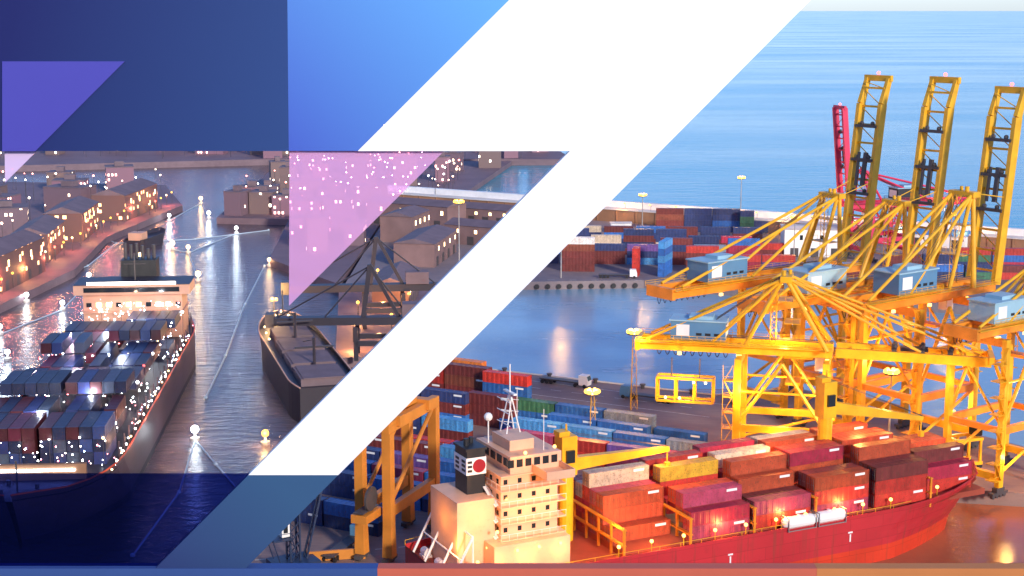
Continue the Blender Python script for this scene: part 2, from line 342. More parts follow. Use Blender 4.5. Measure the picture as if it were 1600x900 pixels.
# ------------------------------------------------------------------ shipping containers
def container_meshes(Lc):
    """steel box with corrugated walls, frame and door end; x is the long axis, origin bottom centre"""
    W, Hh = 2.44, 2.55; b = MB(); x0, x1 = -Lc/2, Lc/2
    n = int(Lc/.62); 
    for s in (-1, 1):
        pts = []
        for i in range(n):
            xa = x0+.15+(Lc-.3)*i/n; w = (Lc-.3)/n
            o = W/2-.06 if i % 2 else W/2
            pts += [(xa+.06, s*o), (xa+w-.06, s*o)]
        vs = [(x,y,.12) for x,y in pts]+[(x,y,Hh-.1) for x,y in pts]; k = len(pts)
        b.add(vs, [(i,i+1,k+i+1,k+i) for i in range(k-1)])
    b.box(x0+.1,x1-.1,-W/2+.1,W/2-.1,.14,Hh-.03)
    for i in range(int(n/2)):
        xa = x0+.3+(Lc-.6)*i/(n/2); b.box(xa,xa+.5,-W/2+.12,W/2-.12,Hh-.034,Hh+.01)
    for sx in (x0, x1-.17):
        for sy in (-W/2, W/2-.17): b.box(sx-.005 if sx==x0 else sx, sx+.17 if sx==x0 else sx+.175, sy-.01, sy+.18, 0, Hh+.03)
    for sy in (-W/2-.005, W/2-.115): b.box(x0+.17,x1-.17,sy,sy+.12,0,.15); b.box(x0+.17,x1-.17,sy,sy+.12,Hh-.12,Hh+.02)
    for sx in (x0, x1-.12): b.box(sx,sx+.12,-W/2+.17,W/2-.17,0,.16); b.box(sx,sx+.12,-W/2+.17,W/2-.17,Hh-.13,Hh+.02)
    d = MB()
    d.box(x0+.02,x0+.09,-W/2+.18,-.02,.17,Hh-.14); d.box(x0+.02,x0+.09,.02,W/2-.18,.17,Hh-.14)
    h = MB()
    for y in (-.85,-.35,.35,.85): h.tube((x0-.02,y,.2),(x0-.02,y,Hh-.2),.035,5); h.box(x0-.05,x0,y-.03,y+.28,1.0,1.1)
    lgs = []
    for s in (-1,1): lg = MB(); lgs.append(lg); lg.box(x1-3.2 if Lc>8 else x1-2.2, x1-1.0, s*(W/2+.012)-.006, s*(W/2+.012)+.006, 1.75, 2.2)
    return b, d, h, lgs
PAL = dict(maroon=(.17,.028,.025), red=(.52,.035,.022), crimson=(.40,.02,.05), brown=(.22,.055,.03), navy=(.022,.04,.13), blue=(.03,.14,.42),
           sky_blue=(.07,.28,.55), purple=(.13,.06,.22), grey=(.22,.26,.30), white=(.72,.70,.66), cream=(.66,.50,.34), green=(.05,.16,.08),
           orange=(.62,.17,.03), yellow=(.75,.42,.03), rose=(.42,.05,.10))
protos = {}
CCOUNT = [0]
def make_container(kind, color, loc, rz, label, group, detail=True):
    key = (kind, color, detail)
    rgb = PAL[color]
    if (kind, detail) not in protos:
        bm, d, h, lg = container_meshes(12.19 if kind == 40 else 6.06)
        t = thing('shipping_container', label, 'container', loc, rz, group)
        o = bm.build('box', M['cont'], t)
        if detail:
            d.build('door', M['cont'], t); h.build('lock_bars', M['contdark'], t); [q.build('marking_plate', M['white'], t) for q in lg]
        protos[(kind, detail)] = t
    else: t = dup(protos[(kind, detail)], loc, rz, label, group)
    k = R.uniform(.8,1.2)
    for ch in t.children:
        if ch.name.split('.')[0] in ('box','door'): ch.color = (rgb[0]*k, rgb[1]*k, rgb[2]*k, 1)
        if ch.name.startswith('marking_plate') and R.random() < .45:
            bpy.data.objects.remove(ch)
    CCOUNT[0] += 1
    return t
TIER = ['bottom','second','third','fourth','fifth','sixth']
def row(x, y, ang, spec, where, group, kind=40, z=3.0, detail=True, pitch=12.6):
    """spec: list of stacks from this end, each a list of colours from the ground up"""
    ca, sa = math.cos(ang), math.sin(ang)
    for i, st in enumerate(spec):
        for t, c in enumerate(st):
            if c is None: continue
            p = (x+ca*pitch*i, y+sa*pitch*i, z+t*2.6)
            cn = c.replace('_',' ')
            lev = 'unstacked' if len(st) == 1 else ('top tier' if t == len(st)-1 else TIER[t]+' tier')
            wh = where[4:] if where.startswith('the ') else where; lab = f'{cn} container, {lev}, {ORD[i]} stack from left, {wh}' if len(spec) > 1 else f'{cn} container, {lev} of {where}'; assert len(lab.split()) <= 16, lab
            make_container(kind, c, p, ang+R.uniform(-.01,.01), lab, group, detail)

QD = math.atan2(-.465,.885)
gy = 'containers on the near quay'
m_,r_,b_,n_,s_,p_,g_,w_,o_ = 'maroon','red','blue','navy','sky_blue','purple','green','white','orange'
row(-23.5,383,QD,[[m_,m_,r_,w_],[m_,r_,m_,o_]],'the rearmost row by the basin edge',gy)
row(-22,376.5,QD,[[n_,m_,r_,r_],[m_,m_,'brown',m_],],'the tall maroon block beside the basin',gy)
row(-1.2,362.5,QD,[[g_,b_,b_,r_],[ 'cream',b_,m_]][:1],'the single stack ending the maroon block',gy)
row(-27,361.5,QD,[[m_,r_,n_],[b_,m_,n_]],'the navy topped row before the maroon block',gy)
row(-4.6,352,QD,[[m_,m_,m_]],'the dark stack right of the navy topped row',gy)
row(-26,346.5,QD,[[n_,n_],[m_,s_]],'the short row behind the black funnel',gy)
row(-30,338.5,QD,[['brown',m_],[r_],[p_]],'the low mixed row beyond the orange gantry',gy)
row(-32,327,QD,[[m_,m_],[n_,m_],[b_,s_]],'the two high row beyond the orange gantry',gy)
row(-33,317,QD,[[b_,n_],[n_,p_],[b_,b_]],'the upper blue row between the gantry legs',gy)
row(-34,308,QD,[[n_,b_],[b_,'rose'],[n_,b_]],'the middle blue row between the gantry legs',gy)
row(-34,299,QD,[[n_,n_],[b_,b_],[n_,b_]],'the lower blue row between the gantry legs',gy)
row(-41,284,QD,[[n_,n_],[n_,b_]],'the front blue row left of the gantry',gy)
row(5,356.5,QD,[[b_],[b_,'green'],[b_,b_],['grey','grey'],[b_]][1:],'the green and blue row on the open quay',gy)
row(3,347.5,QD,[[b_],[s_,b_],[b_,b_]],'the light blue row behind the mast',gy)
row(6,338,QD,[['rose',s_],[r_,s_],['rose',b_],['maroon','grey'],],'the long row along the ship, far lane',gy)
row(4,328.5,QD,[[p_,'rose'],[r_,r_],['rose',p_],['rose','rose']],'the long row along the ship, near lane',gy)

fy = 'containers on the far terminal'
FD = rad(-4)
row(25,571,FD,[[m_,m_,m_,'brown',w_]],'the white capped stack at the terminal front',fy,detail=False)
row(46,562,rad(80),[[r_,r_,r_,r_]],'the bright red stack at the terminal front',fy,20,detail=False)
row(57,564,rad(70),[[b_,b_,s_,b_,s_]],'the tall blue stack at the terminal front',fy,detail=False)
row(71,566,FD,[[n_,m_,m_,r_]],'the crimson capped stack beside the tall blue one',fy,detail=False)
row(86,562,FD,[[r_,'crimson',r_],['crimson',p_,r_],['navy','navy'],['maroon','sky_blue']],'the mixed front row behind the yellow stays',fy,detail=False)
row(12,590,FD,[[n_,n_,m_,n_],[b_,m_,n_,'cream'],['maroon',m_,n_],[s_,n_,'purple'],[m_,m_,n_,m_],['maroon',p_,'grey'],[n_,'crimson','crimson',b_]],'the second row of the far terminal',fy,detail=False,pitch=12.9)
row(12,614,FD,[[b_,n_,n_,m_],[b_,n_,n_,n_],[s_,'cream','cream'],['maroon',n_,m_,n_],['cream','cream',n_,n_],[m_,n_,n_],['crimson',m_,'crimson'],['maroon','red',]],'the third row of the far terminal',fy,detail=False,pitch=13.0)
row(18,640,FD,[[n_,m_,n_],['white',n_,'cream'],[n_,b_,m_],[m_,n_,b_],[n_,m_,'maroon'],[m_,n_,n_],['crimson',m_,n_]],'the fourth row of the far terminal',fy,detail=False,pitch=13.4)
row(70,676,FD,[['maroon',m_,'brown',m_],[n_,n_,n_,n_],[n_,b_,n_,n_],[n_,n_]],'the dark row below the breakwater',fy,detail=False,pitch=12.4)
row(103,668,FD,[[g_,g_,g_,n_]],'the green stack below the breakwater',fy,20,detail=False)
row(146,556,FD,[['maroon',m_],[n_,b_],[g_,n_],[r_,m_]],'the front row right of the crimson crane',fy,detail=False,pitch=13)
row(150,580,FD,[['maroon','maroon'],[n_,n_],[n_,'green',r_],['crimson',b_,r_]],'the back row right of the crimson crane',fy,detail=False,pitch=13)

# ------------------------------------------------------------------ ships
def hull_shape(Lh, B, deck, flare=.0, sheer=2.5, n=28, stern_w=.82, bow_start=.74, keel=-2.0, rake=6.0):
    """returns rows of section points (per station: keel, waterline, deck) with x from 0 stern to Lh bow"""
    secs = []
    for i in range(n+1):
        t = i/n
        w = 1.0
        if t < .12: w = stern_w+(1-stern_w)*math.sin(t/.12*math.pi/2)
        if t > bow_start: q = (t-bow_start)/(1-bow_start); w = math.sqrt(max(0,1-q**2.2))
        q = max(0,(t-bow_start)/(1-bow_start))
        ww = w*(1-.55*q)
        zd = deck+sheer*max(0,(t-.72)/.28)**2
        xw = t*Lh-rake*q
        secs.append((t*Lh, xw, max(.04,w)*B/2, max(.02,ww)*B/2, zd))
    return secs
def build_hull(parent, secs, keel, mats, boot_z, bulwark=1.1):
    """hull topsides, boot band, deck and gunwale as four meshes"""
    def strip(fa, fb, s):
        return [fa(q, s) for q in secs], [fb(q, s) for q in secs]
    def lerp(q, s, z):
        xd, xw, wd, ww, zd = q; k = max(0,min(1,z/zd)); k = k**1.5
        return (xw+(xd-xw)*k, s*(ww+(wd-ww)*k), z)
    top = MB(); boot = MB(); n = len(secs)
    for s in (-1,1):
        for mb, levels in ((boot, [lambda q: keel, lambda q: boot_z]), (top, [lambda q: boot_z, lambda q: boot_z+(q[4]-boot_z)*.5, lambda q: q[4]+bulwark])):
            for la, lb in zip(levels, levels[1:]):
                A = [lerp(q, s, la(q)) for q in secs]; Bq = [lerp(q, s, min(lb(q), q[4])) [:2]+(lb(q),) for q in secs]
                mb.add(A+Bq, [(i,i+1,n+i+1,n+i) for i in range(n-1)])
    q = secs[0]
    top.add([lerp(q,-1,boot_z),lerp(q,1,boot_z),(q[0],q[2],q[4]+bulwark),(q[0],-q[2],q[4]+bulwark)],[(0,1,2,3)])
    boot.add([lerp(q,-1,keel),lerp(q,1,keel),lerp(q,1,boot_z),lerp(q,-1,boot_z)],[(0,1,2,3)])
    dk = MB(); P = [(q[0],-q[2]+.05,q[4]) for q in secs]; S = [(q[0],q[2]-.05,q[4]) for q in secs]
    dk.add(P+S, [(i,i+1,n+i+1,n+i) for i in range(n-1)])
    gw = MB()
    for s in (-1,1):
        for a, c in zip(secs, secs[1:]):
            gw.beam((a[0],s*a[2],a[4]+bulwark+.12),(c[0],s*c[2],c[4]+bulwark+.12),.3,.25)
    top.build('hull', mats[0], parent); boot.build('boot_band', mats[1], parent); dk.build('deck', mats[2], parent); gw.build('gunwale', mats[3], parent)

SPARK, nt, bs = nodes('spark_lamps'); gi = nt.nodes.new('ShaderNodeNewGeometry'); cr = nt.nodes.new('ShaderNodeValToRGB'); cr.color_ramp.interpolation = 'CONSTANT'
cr.color_ramp.elements[0].color = (.9,.95,1,1); cr.color_ramp.elements[1].position = .86; cr.color_ramp.elements[1].color = (.35,.5,1,1)
for ps, cc in ((.5,(1,.75,.7)),(.7,(1,.2,.25))): e = cr.color_ramp.elements.new(ps); e.color = (*cc,1)
nt.links.new(gi.outputs['Random Per Island'], cr.inputs[0]); nt.links.new(cr.outputs[0], bs.inputs['Emission Color']); bs.inputs['Emission Strength'].default_value = 14

# --- red container ship at the pier
SX, SY, SA = -14.0, 242.5, math.atan2(.44,.898)
sh = thing('container_ship', 'red container ship with white bridge tower and yellow deck cranes moored at the pier', 'ship', (SX,SY,0), SA)
secs = hull_shape(117, 24, 8.5)
build_hull(sh, secs, -1.5, (M['hullred'], M['hullboot'], M['deckred'], M['hullred']), 3.2)
# white bridge tower
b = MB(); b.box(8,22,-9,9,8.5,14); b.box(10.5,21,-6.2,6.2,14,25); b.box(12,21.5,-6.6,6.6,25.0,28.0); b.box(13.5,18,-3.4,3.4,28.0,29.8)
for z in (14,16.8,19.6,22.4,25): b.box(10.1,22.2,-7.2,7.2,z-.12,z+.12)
b.build('superstructure', M['cream'], sh, .06)  # orange cast is put into this paint colour
for q in (-1,1):
    ya, yb_ = sorted((q*6.6, q*12))
    b = MB(); b.box(16,21.2,ya,yb_,25.0,25.35); b.box(16,16.15,ya,yb_,25.35,26.4); b.box(21.05,21.2,ya,yb_,25.35,26.4); b.box(16.15,21.05,q*11.92-.08,q*11.92+.08,25.35,26.4)
    b.build('bridge_wing', M['cream'], sh)  # orange cast is put into this paint colour
for k in range(6):
    for s in (-1,):
        MB().box(11.6+k*1.6,12.7+k*1.6,-6.65,-6.5,26.2,27.5).build('bridge_window', M['glass'], sh)
for k in range(5): MB().box(11.9,12.05,-6+k*2.5,-4.3+k*2.5,26.2,27.5).build('bridge_window', M['glass'], sh)
for z in (15.2,18,20.8,23.4):
    for k in range(4): MB().box(11+k*2.6,11.7+k*2.6,-6.25,-6.12,z,z+.8).build('porthole', M['glass'], sh)
    for k in range(5): MB().box(10.42,10.55,-5.4+k*2.5,-4.7+k*2.5,z,z+.8).build('porthole', M['glass'], sh)
# outside stairs and decks aft of the tower
b = MB()
for z in (11.2,14,16.8,19.6): b.beam((10.2,-5.5,z),(9.8,-1,z+2.7),.9,.15)
for z in (14.1,16.9,19.7,22.5):
    for yy in (-7.2,7.2): b.tube((10.1,yy,z+1),(22.2,yy,z+1),.04,4)
    b.tube((10.1,-7.2,z+1),(10.1,7.2,z+1),.04,4)
    for k in range(9): b.tube((10.1+k*1.5,-7.2,z),(10.1+k*1.5,-7.2,z+1),.03,4); b.tube((10.1,-7.2+k*1.8,z),(10.1,-7.2+k*1.8,z+1),.03,4)
b.build('stairs', M['white'], sh)
fn = MB().box(6.5,9.9,-1.6,3.2,8.5,28.4).build('funnel', M['black'], sh, .1)
MB().box(6.4,10.0,-1.7,3.3,24.3,27.2).build('funnel_band', M['white'], fn)
b = MB()
for y in (-1.2,1.3):
    for k in range(3): b.box(6.32,6.4,y,y+1.3,24.8+k*.75,25.2+k*.75)
for k in range(3): b.box(6.6,7.4,-1.78,-1.7,24.8+k*.75,25.2+k*.75)
b.build('funnel_mark', M['black'], fn)
b = MB().tube((8.7,-1.8,25.75),(8.7,-1.7,25.75),1.15,20); b.build('red_disc', paint('disc_red',(.30,.01,.02),.5), fn)
MB().tube((7.4,.6,28.4),(7.4,.6,30.0),.45,10).tube((8.8,1.8,28.4),(8.8,1.8,29.8),.4,10).box(6.3,10.1,-1.8,3.4,28.4,28.8).build('exhaust', M['black'], fn)
MB().box(3.2,10.0,-5,6,8.5,21.0).build('engine_casing', M['cream'], sh, .05)  # orange cast is put into this paint colour
# radar mast
b = MB()
for x,y in ((14,-1.2),(14,1.2),(16.5,-1.2),(16.5,1.2)): b.tube((x,y,30.4),(15.2,y*.5,36.5),.12,6)
for z in (32,34,36): b.tube((14,-2.4,z),(14,2.4,z),.09,5); b.tube((16.2,-1.2,z),(14.2,1.2,z),.07,5)
b.tube((15.2,0,36),(15.2,0,42),.12,6); b.box(14.9,15.5,-2,2,37,37.3); b.build('radar_mast', M['white'], sh)
MB().tube((12.6,3,28),(12.6,3,32),.12,6).ball((12.6,3,32.5),.75,10,6).build('radar_dome', M['white'], sh)
MB().tube((19,-5,28),(19,-5,35),.06,5).build('antenna', M['white'], sh); MB().tube((19,5,28),(19,5,36),.06,5).build('antenna', M['white'], sh)
# stern gear
b = MB()
for y in (-8,-3,3,8):
    b.tube((0.6,y,8.6),(4.6,y,16),.22,6); b.tube((4.6,y,16),(4.6,y,8.6),.15,6)
b.tube((4.6,-8,16),(4.6,8,16),.2,6); b.tube((2.6,-8,12.3),(2.6,8,12.3),.14,6)
for y in (-6,0,6): b.tube((2.2,y-.8,9.4),(2.2,y+.8,9.4),.7,10); b.box(1.4,3,y-1,y+1,8.5,8.9)
b.build('stern_davits', M['white'], sh)
b = MB()
for s in (-1,1):
    for a, c in zip(secs[:22], secs[1:23]):
        for z in (2.0,): b.tube((a[0],s*a[2],a[4]+z),(c[0],s*c[2],c[4]+z),.05,4)
        b.tube((a[0],s*a[2],a[4]+1.1),(a[0],s*a[2],a[4]+2.0),.05,4)
b.build('handrail', M['yellow'], sh)
# deck cranes
def deck_crane(x, y, top, ja, jl, jdz):
    p = MB(); p.tube((x,y,8.5),(x,y,top-7),1.35,14); p.box(x-1.5,x+1.5,y-1.4,y+1.4,top-7,top); p.box(x-1.9,x+.2,y-1.1,y+1.1,top,top+.9); p.tube((x,y,top+.9),(x,y,top+2),.2,6)
    po = p.build('deck_crane', M['yellow'], sh, .06)
    j = MB(); e = (x+math.cos(ja)*jl, y+math.sin(ja)*jl, top-5.2+jdz); s0 = (x+math.cos(ja)*1.2, y+math.sin(ja)*1.2, top-5.2)
    j.beam(s0, e, 1.6, 2.3, 1.0, .8); j.tube((e[0]-.2,e[1],e[2]-.2),(e[0]-.2,e[1],e[2]-2.6),.12,5); j.box(e[0]-.6,e[0]+.3,e[1]-.4,e[1]+.4,e[2]-3.6,e[2]-2.5)
    j.build('jib', M['yellow'], po)
    MB().poly([(x,y,top+.6),(e[0],e[1],e[2]+.5)],.05,4).poly([(x+.3,y+.3,top+.2),(e[0],e[1],e[2]+.4)],.05,4).build('hoist_cable', M['steel'], po)
    MB().box(x-.8,x+.8,y-1.9,y-1.4,top-4.6,top-2.4).build('operator_cab', M['glass'], po)
deck_crane(27.5,3,27.5,rad(-4),20,.6)
deck_crane(83.5,3.5,31,rad(-14),20,-3.2)
# lashing frames, hatch coamings
b = MB(); b.box(32,112,-9.5,9.5,8.5,9.6)
b.build('hatch_coaming', M['deckred'], sh)
for x in (31.2,44.4,57.6,70.8,97.2):
    b = MB()
    for y in (-11,-6.6,-2.2,2.2,6.6,11): b.box(x-.2,x+.2,y-.15,y+.15,8.5,14.2)
    for z in (11.2,14.0): b.box(x-.35,x+.35,-11.2,11.2,z-.12,z+.12)
    b.build('lashing_bridge', M['orange'], sh)
# anchor + bow gear
b = MB()
for k in range(5): b.tube((103+k*2.2,(-1)**k*2,9.6),(103+k*2.2,(-1)**k*2,11.6),.35,8)
b.box(105,108,-3,3,9.5,11); b.tube((112,0,11),(112,0,17),.15,6); b.tube((103,-5,10),(103,5,10),.5,8)
b.build('windlass', M['yellow'], sh)
for x in (52,78,34): 
    MB().box(x-.15,x+.15,-12.06,-11.9,5.0,6.4).box(x-.5,x+.5,-12.06,-11.9,6.6,6.9).build('draught_mark', M['white'], sh)
b = MB(); b.beam((99,-8.8,8.4),(99.0,-9.1,6.9),.35).beam((98.4,-9.2,6.9),(99.6,-9.2,6.9),.3); b.build('anchor', M['steel'], sh)
# deck lamps along the near rail
for k in range(12):
    x = 30+k*6.4; y = -11.3 if x < 88 else -9.2
    o = MB().tube((x,y,8.5),(x,y,11.2),.08,5).build('lamp_post', M['yellow'], sh)
    MB().ball((x,y,11.4),.34,8,5).build('lamp_bulb', M['sodiumsoft'], o)
for x,y,z in ((8.2,-6,13),(8.2,0,13),(8.2,6,13),(9,-8,16.2),(16,-9.3,13),(20,-9.3,13),(12,-9.3,13),(14,-8.2,29),(20,-7,29),(22.4,-4,16),(5,-9,12)):
    o = MB().ball((x,y,z),.3,8,5).build('deck_light', M['sodiumsoft'], sh)
for x,y,z,p in ((8,-11,11.5,330),(14,-11.4,11.5,330),(20,-11.4,11.5,330),(14,-11,19,620),(20,-11,20,620),(26,-5,18,500),(6.5,-9,18,520),(7,-8,24,420),(0,0,17,420),(2,-6,14,500),(14,-9.2,29,350),(30,-9,15,1000),(38,-10.8,12,800),(51,-11.2,12,600),(64,-11.2,12,600),(77,-11.2,12,600),(90,-9.4,13,900),(45,0,24,1800),(70,0,24,2200),(92,4,23,2200),(108,0,15,900)):
    light((x,y,z), p, (1,.44,.11), .4, sh)  # bare lights without fittings, those beside the tower added to tint it orange
# its load
def on_ship(x, y): 
    c, s = math.cos(SA), math.sin(SA); return SX+x*c-y*s, SY+x*s+y*c
load = 'containers stacked on the red ship'
PAL.update(vermilion=(.58,.075,.025), rust=(.40,.06,.02))
reds = ['red','vermilion','red','maroon','rust','rose','crimson','red','rust','vermilion']
bays = [(38.0,[0,0,1,3,3,4,3,3]),(51.0,[2,3,3,2,4,3,4,3]),(64.2,[2,2,3,4,3,4,3,4]),(77.2,[3,3,2,4,4,3,4,4]),(91.0,[3,3,4,3,4,4,3,4]),(104.2,[0,2,3,2,3,3,2,0])]
SP = ['nearest the rail','one in from the near rail','third in from the near rail','just near of the middle','just beyond the middle','third from the pier side','second from the pier side','closest to the pier']
for bi, (bx, hs) in enumerate(bays):
    for ci, h in enumerate(hs):
        nearer = hs[ci-1] if ci else 0
        for t in range(h):
            hidden = t < min(nearer, h)-1 and ci > 0 and bi > 0
            if hidden: continue
            c = R.choice(reds)
            if (bi,ci,t) in ((0,5,3),(0,6,2),(2,5,3),(3,7,3)): c = 'cream'
            if (bi,ci,t) == (1,4,3): c = 'yellow'
            x, y = on_ship(bx, -8.9+ci*2.54)
            lab = f"{c} container, {'top' if t==h-1 else TIER[t]} tier, {SP[ci]}, {ORD[bi]} bay from white tower"
            make_container(40, c, (x,y,9.6+t*2.6), SA, lab, load, ci < 5 or t == h-1)
# two pale tank containers at the near rail
def tank(x, y, z, rz, label):
    t = thing('tank_container', label, 'tank container', (x,y,z), rz, 'tank containers on the red ship')
    b = MB(); n = 14
    b.tube((-2.7,0,1.25),(2.7,0,1.25),1.15,n); b.ball((-2.55,0,1.25),1.12,n,7); b.ball((2.55,0,1.25),1.12,n,7); b.tube((0,0,2.3),(0,0,2.55),.35,8)
    b.build('tank', M['white'], t, smooth=False)
    f = MB()
    for xx in (-3,3):
        for yy in (-1.18,1.18): f.beam((xx,yy,0),(xx,yy,2.55),.14)
        f.beam((xx,-1.18,.1),(xx,1.18,.1),.14); f.beam((xx,-1.18,2.5),(xx,1.18,2.5),.14); f.beam((xx,-1.18,.2),(xx,1.18,2.4),.08)
    for yy in (-1.18,1.18): f.beam((-3,yy,.1),(3,yy,.1),.14)
    f.build('frame', M['contdark'], t)
x, y = on_ship(67.0,-11.2); tank(x,y,9.0,SA,'white tank container at the near rail, nearer the bridge tower')
x, y = on_ship(73.6,-11.2); tank(x,y,9.0,SA,'white tank container at the near rail, nearer the bow')

# ------------------------------------------------------------------ ship to shore cranes
def sts_crane(label, loc, bdir, zg, apex_z, back, front, leg_x, leg_y, boom_up=None, boom_len=48, mat='yellow', under='orange', house='housepale', house_x=-20, name='quay_crane', group='yellow quay cranes on the pier', s=1.0, lamps=True, white_on='end', legz=3.0, apex_x=7, simple=False, lean=rad(83)):
    rz = math.atan2(bdir[1], bdir[0])
    t = thing(name, label, 'crane', (loc[0],loc[1],legz), rz, group)
    Y = M[mat]; U = M[under]; zg -= legz; az = apex_z-legz
    gy_ = 3.4*s
    for lx in leg_x:
        for sy in (-1,1):
            MB().beam((lx,sy*leg_y,2.2),(lx,sy*leg_y,zg-.4),1.25*s,1.6*s).build('leg', Y, t, .05)
            b = MB()
            for k in (-2.2,-.75,.75,2.2): b.tube((lx+k*.9*s,sy*leg_y-.3,.45),(lx+k*.9*s,sy*leg_y+.3,.45),.45,10)
            b.box(lx-2.8*s,lx+2.8*s,sy*leg_y-.55,sy*leg_y+.55,.7,1.3); b.box(lx-1.4*s,lx+1.4*s,sy*leg_y-.6,sy*leg_y+.6,1.3,2.2)
            b.build('bogie', M['steel'], t)
    for lx in leg_x:
        MB().beam((lx,-leg_y,4.2),(lx,leg_y,4.2),1.3*s,1.7*s).build('sill_beam', Y, t, .05)
        MB().beam((lx,-leg_y,zg-1.2),(lx,leg_y,zg-1.2),1.3*s,1.8*s).build('cross_beam', U, t, .05)
    for sy in (-1,1):
        zp = zg*.42
        MB().beam((leg_x[0],sy*leg_y,zp),(leg_x[1],sy*leg_y,zp),1.2*s,1.6*s).build('portal_beam', U, t, .05)
        MB().tube((leg_x[0],sy*leg_y,zp+.5),((leg_x[0]+leg_x[1])/2,sy*leg_y,zg-1),.42*s,8).tube((leg_x[1],sy*leg_y,zp+.5),((leg_x[0]+leg_x[1])/2,sy*leg_y,zg-1),.42*s,8).build('brace', Y, t)
        MB().tube((leg_x[0],sy*leg_y,5),(leg_x[1],sy*leg_y,zp-.5),.35*s,8).build('brace', Y, t)
        MB().tube((leg_x[0],sy*leg_y,zg*.72),(leg_x[1],sy*leg_y,zg*.72),.3*s,8).build('brace', Y, t)
    # twin girders
    gh = 2.2*s
    for sy in (-1,1):
        MB().box(-back,front,sy*gy_-.55*s,sy*gy_+.55*s,zg-.2,zg+gh-.2).build('girder', U, t, .05)
    b = MB()
    for k in range(int((back+front)/7)+1):
        x = -back+.6+k*7; b.box(x-.25,x+.25,-gy_,gy_,zg+.1,zg+1.0)
    b.box(-back-.3,-back+.7,-gy_-1,gy_+1,zg-.4,zg+gh)
    b.build('girder_tie', U, t)
    # walkway and handrail along the girder
    b = MB()
    for sy in (-1,1):
        y = sy*(gy_+1.3*s); b.box(-back,front,y-.45,y+.45,zg+gh-.5,zg+gh-.38)
        for zz in (.5,1.0): b.tube((-back,y+sy*.42,zg+gh-.4+zz),(front,y+sy*.42,zg+gh-.4+zz),.045,4)
        for k in range(int((back+front)/3)): b.tube((-back+k*3,y+sy*.42,zg+gh-.4),(-back+k*3,y+sy*.42,zg+gh+.6),.045,4)
    b.build('walkway', M['yellow'] if mat == 'yellow' else Y, t)
    # A frame
    for sy in (-1,1):
        MB().tube((leg_x[1],sy*leg_y*.8,zg+gh-.3),(apex_x,sy*2.4*s,az),.62*s,10,.5*s).tube((apex_x-8,sy*gy_,zg+gh-.3),(apex_x-.6,sy*2.4*s,az),.48*s,8).build('a_frame_leg', Y, t)
    b = MB(); b.box(apex_x-1.2,apex_x+1.2,-3.4*s,3.4*s,az-.8,az+.5); b.tube((apex_x-.6,-1.2,az+.5),(apex_x-.6,-1.2,az+1.6),.5,8); b.tube((apex_x+.6,1.2,az+.5),(apex_x+.6,1.2,az+1.4),.4,8)
    b.build('apex_beam', Y, t, .05)
    # ladder tower between A frame legs
    b = MB(); lx = apex_x-2.5
    for dx in (-.6,.6):
        for dy in (-.6,.6): b.tube((lx+dx,dy,zg+gh),(lx+dx,dy,az-.5),.09,4)
    k = zg+gh
    while k < az-1: b.tube((lx-.6,-.6,k),(lx+.6,-.6,k+1.2),.06,4); b.tube((lx+.6,.6,k),(lx-.6,.6,k+1.2),.06,4); k += 1.2
    b.build('ladder', Y, t)
    # back stays
    for sy in (-1,1):
        for f in (.93,.48):
            MB().tube((apex_x-.8,sy*2.6*s,az-.2),(-back*f,sy*gy_,zg+gh),.36*s,8).build('backstay', Y, t)
    # machinery house
    hx0 = house_x-6.4*s; hx1 = house_x+6.4*s; z0 = zg+gh+.15
    h = MB().box(hx0,hx1,-3.5*s,3.5*s,z0,z0+4.5*s).build('machinery_house', M[house], t, .05)
    MB().box(hx0-.3,hx1+.3,-3.8*s,3.8*s,z0+4.5*s,z0+4.8*s).box(house_x-2,house_x+3,-2,2,z0+4.8*s,z0+5.6*s).build('house_roof', M['housepale'], h)
    MB().box(hx1+.02,hx1+.1,-2.6*s,2.6*s,z0+.9*s,z0+3.7*s).build('white_door', M['white'], h); MB().box(hx0+1.2,hx0+4.4*s,-3.56*s,-3.51*s,z0+1*s,z0+3.7*s).build('white_door', M['white'], h)
    b = MB()
    for k in range(3): MB().box(hx0+6*s+k*2.1*s,hx0+7.3*s+k*2.1*s,-3.56*s,-3.50*s,z0+1.2*s,z0+1.8*s).build('louvre', M['black'], h)
    # stair tower down one leg
    b = MB(); sx = leg_x[0]-1.8*s; sy = -leg_y; k = 4; i = 0
    while k < zg-2:
        b.box(sx-1.3,sx+.9,sy-1.2,sy+1.2,k-.08,k+.08)
        b.beam((sx-1.1 if i%2 else sx+.7,sy-.9,k),(sx+.7 if i%2 else sx-1.1,sy-.9,k+3.4),.7,.12)
        for dx in (-1.3,.9): b.tube((sx+dx,sy-1.2,k),(sx+dx,sy-1.2,k+3.4),.06,4)
        b.tube((sx-1.3,sy-1.2,k+1),(sx+.9,sy-1.2,k+1),.05,4)
        k += 3.4; i += 1
    b.build('stair_tower', Y, t)
    # festoon loops
    b = MB(); n = 9
    for k in range(n):
        xa = -back+3+k*1.8; pts = [(xa+1.7*q/6, gy_+1.1, zg-.3-2.6*math.sin(math.pi*q/6)) for q in range(7)]
        b.poly(pts,.09,4)
    b.build('festoon_cable', M['black'], t)
    # service platforms, ropes and ladders
    b = MB()
    for q in (.33,.66):
        zz = zg+gh+(az-zg-gh)*q; xx = apex_x-1.5+(leg_x[1]-apex_x)*(1-q)*.5
        b.box(xx-1.6,xx+1.6,-3.4*s,3.4*s,zz-.08,zz+.08)
        for e_ in (-1,1):
            b.tube((xx-1.6,e_*3.4*s,zz+1),(xx+1.6,e_*3.4*s,zz+1),.05,4)
            for dx in (-1.6,0,1.6): b.tube((xx+dx,e_*3.4*s,zz),(xx+dx,e_*3.4*s,zz+1),.05,4)
    b.build('service_platform', Y, t)
    b = MB()
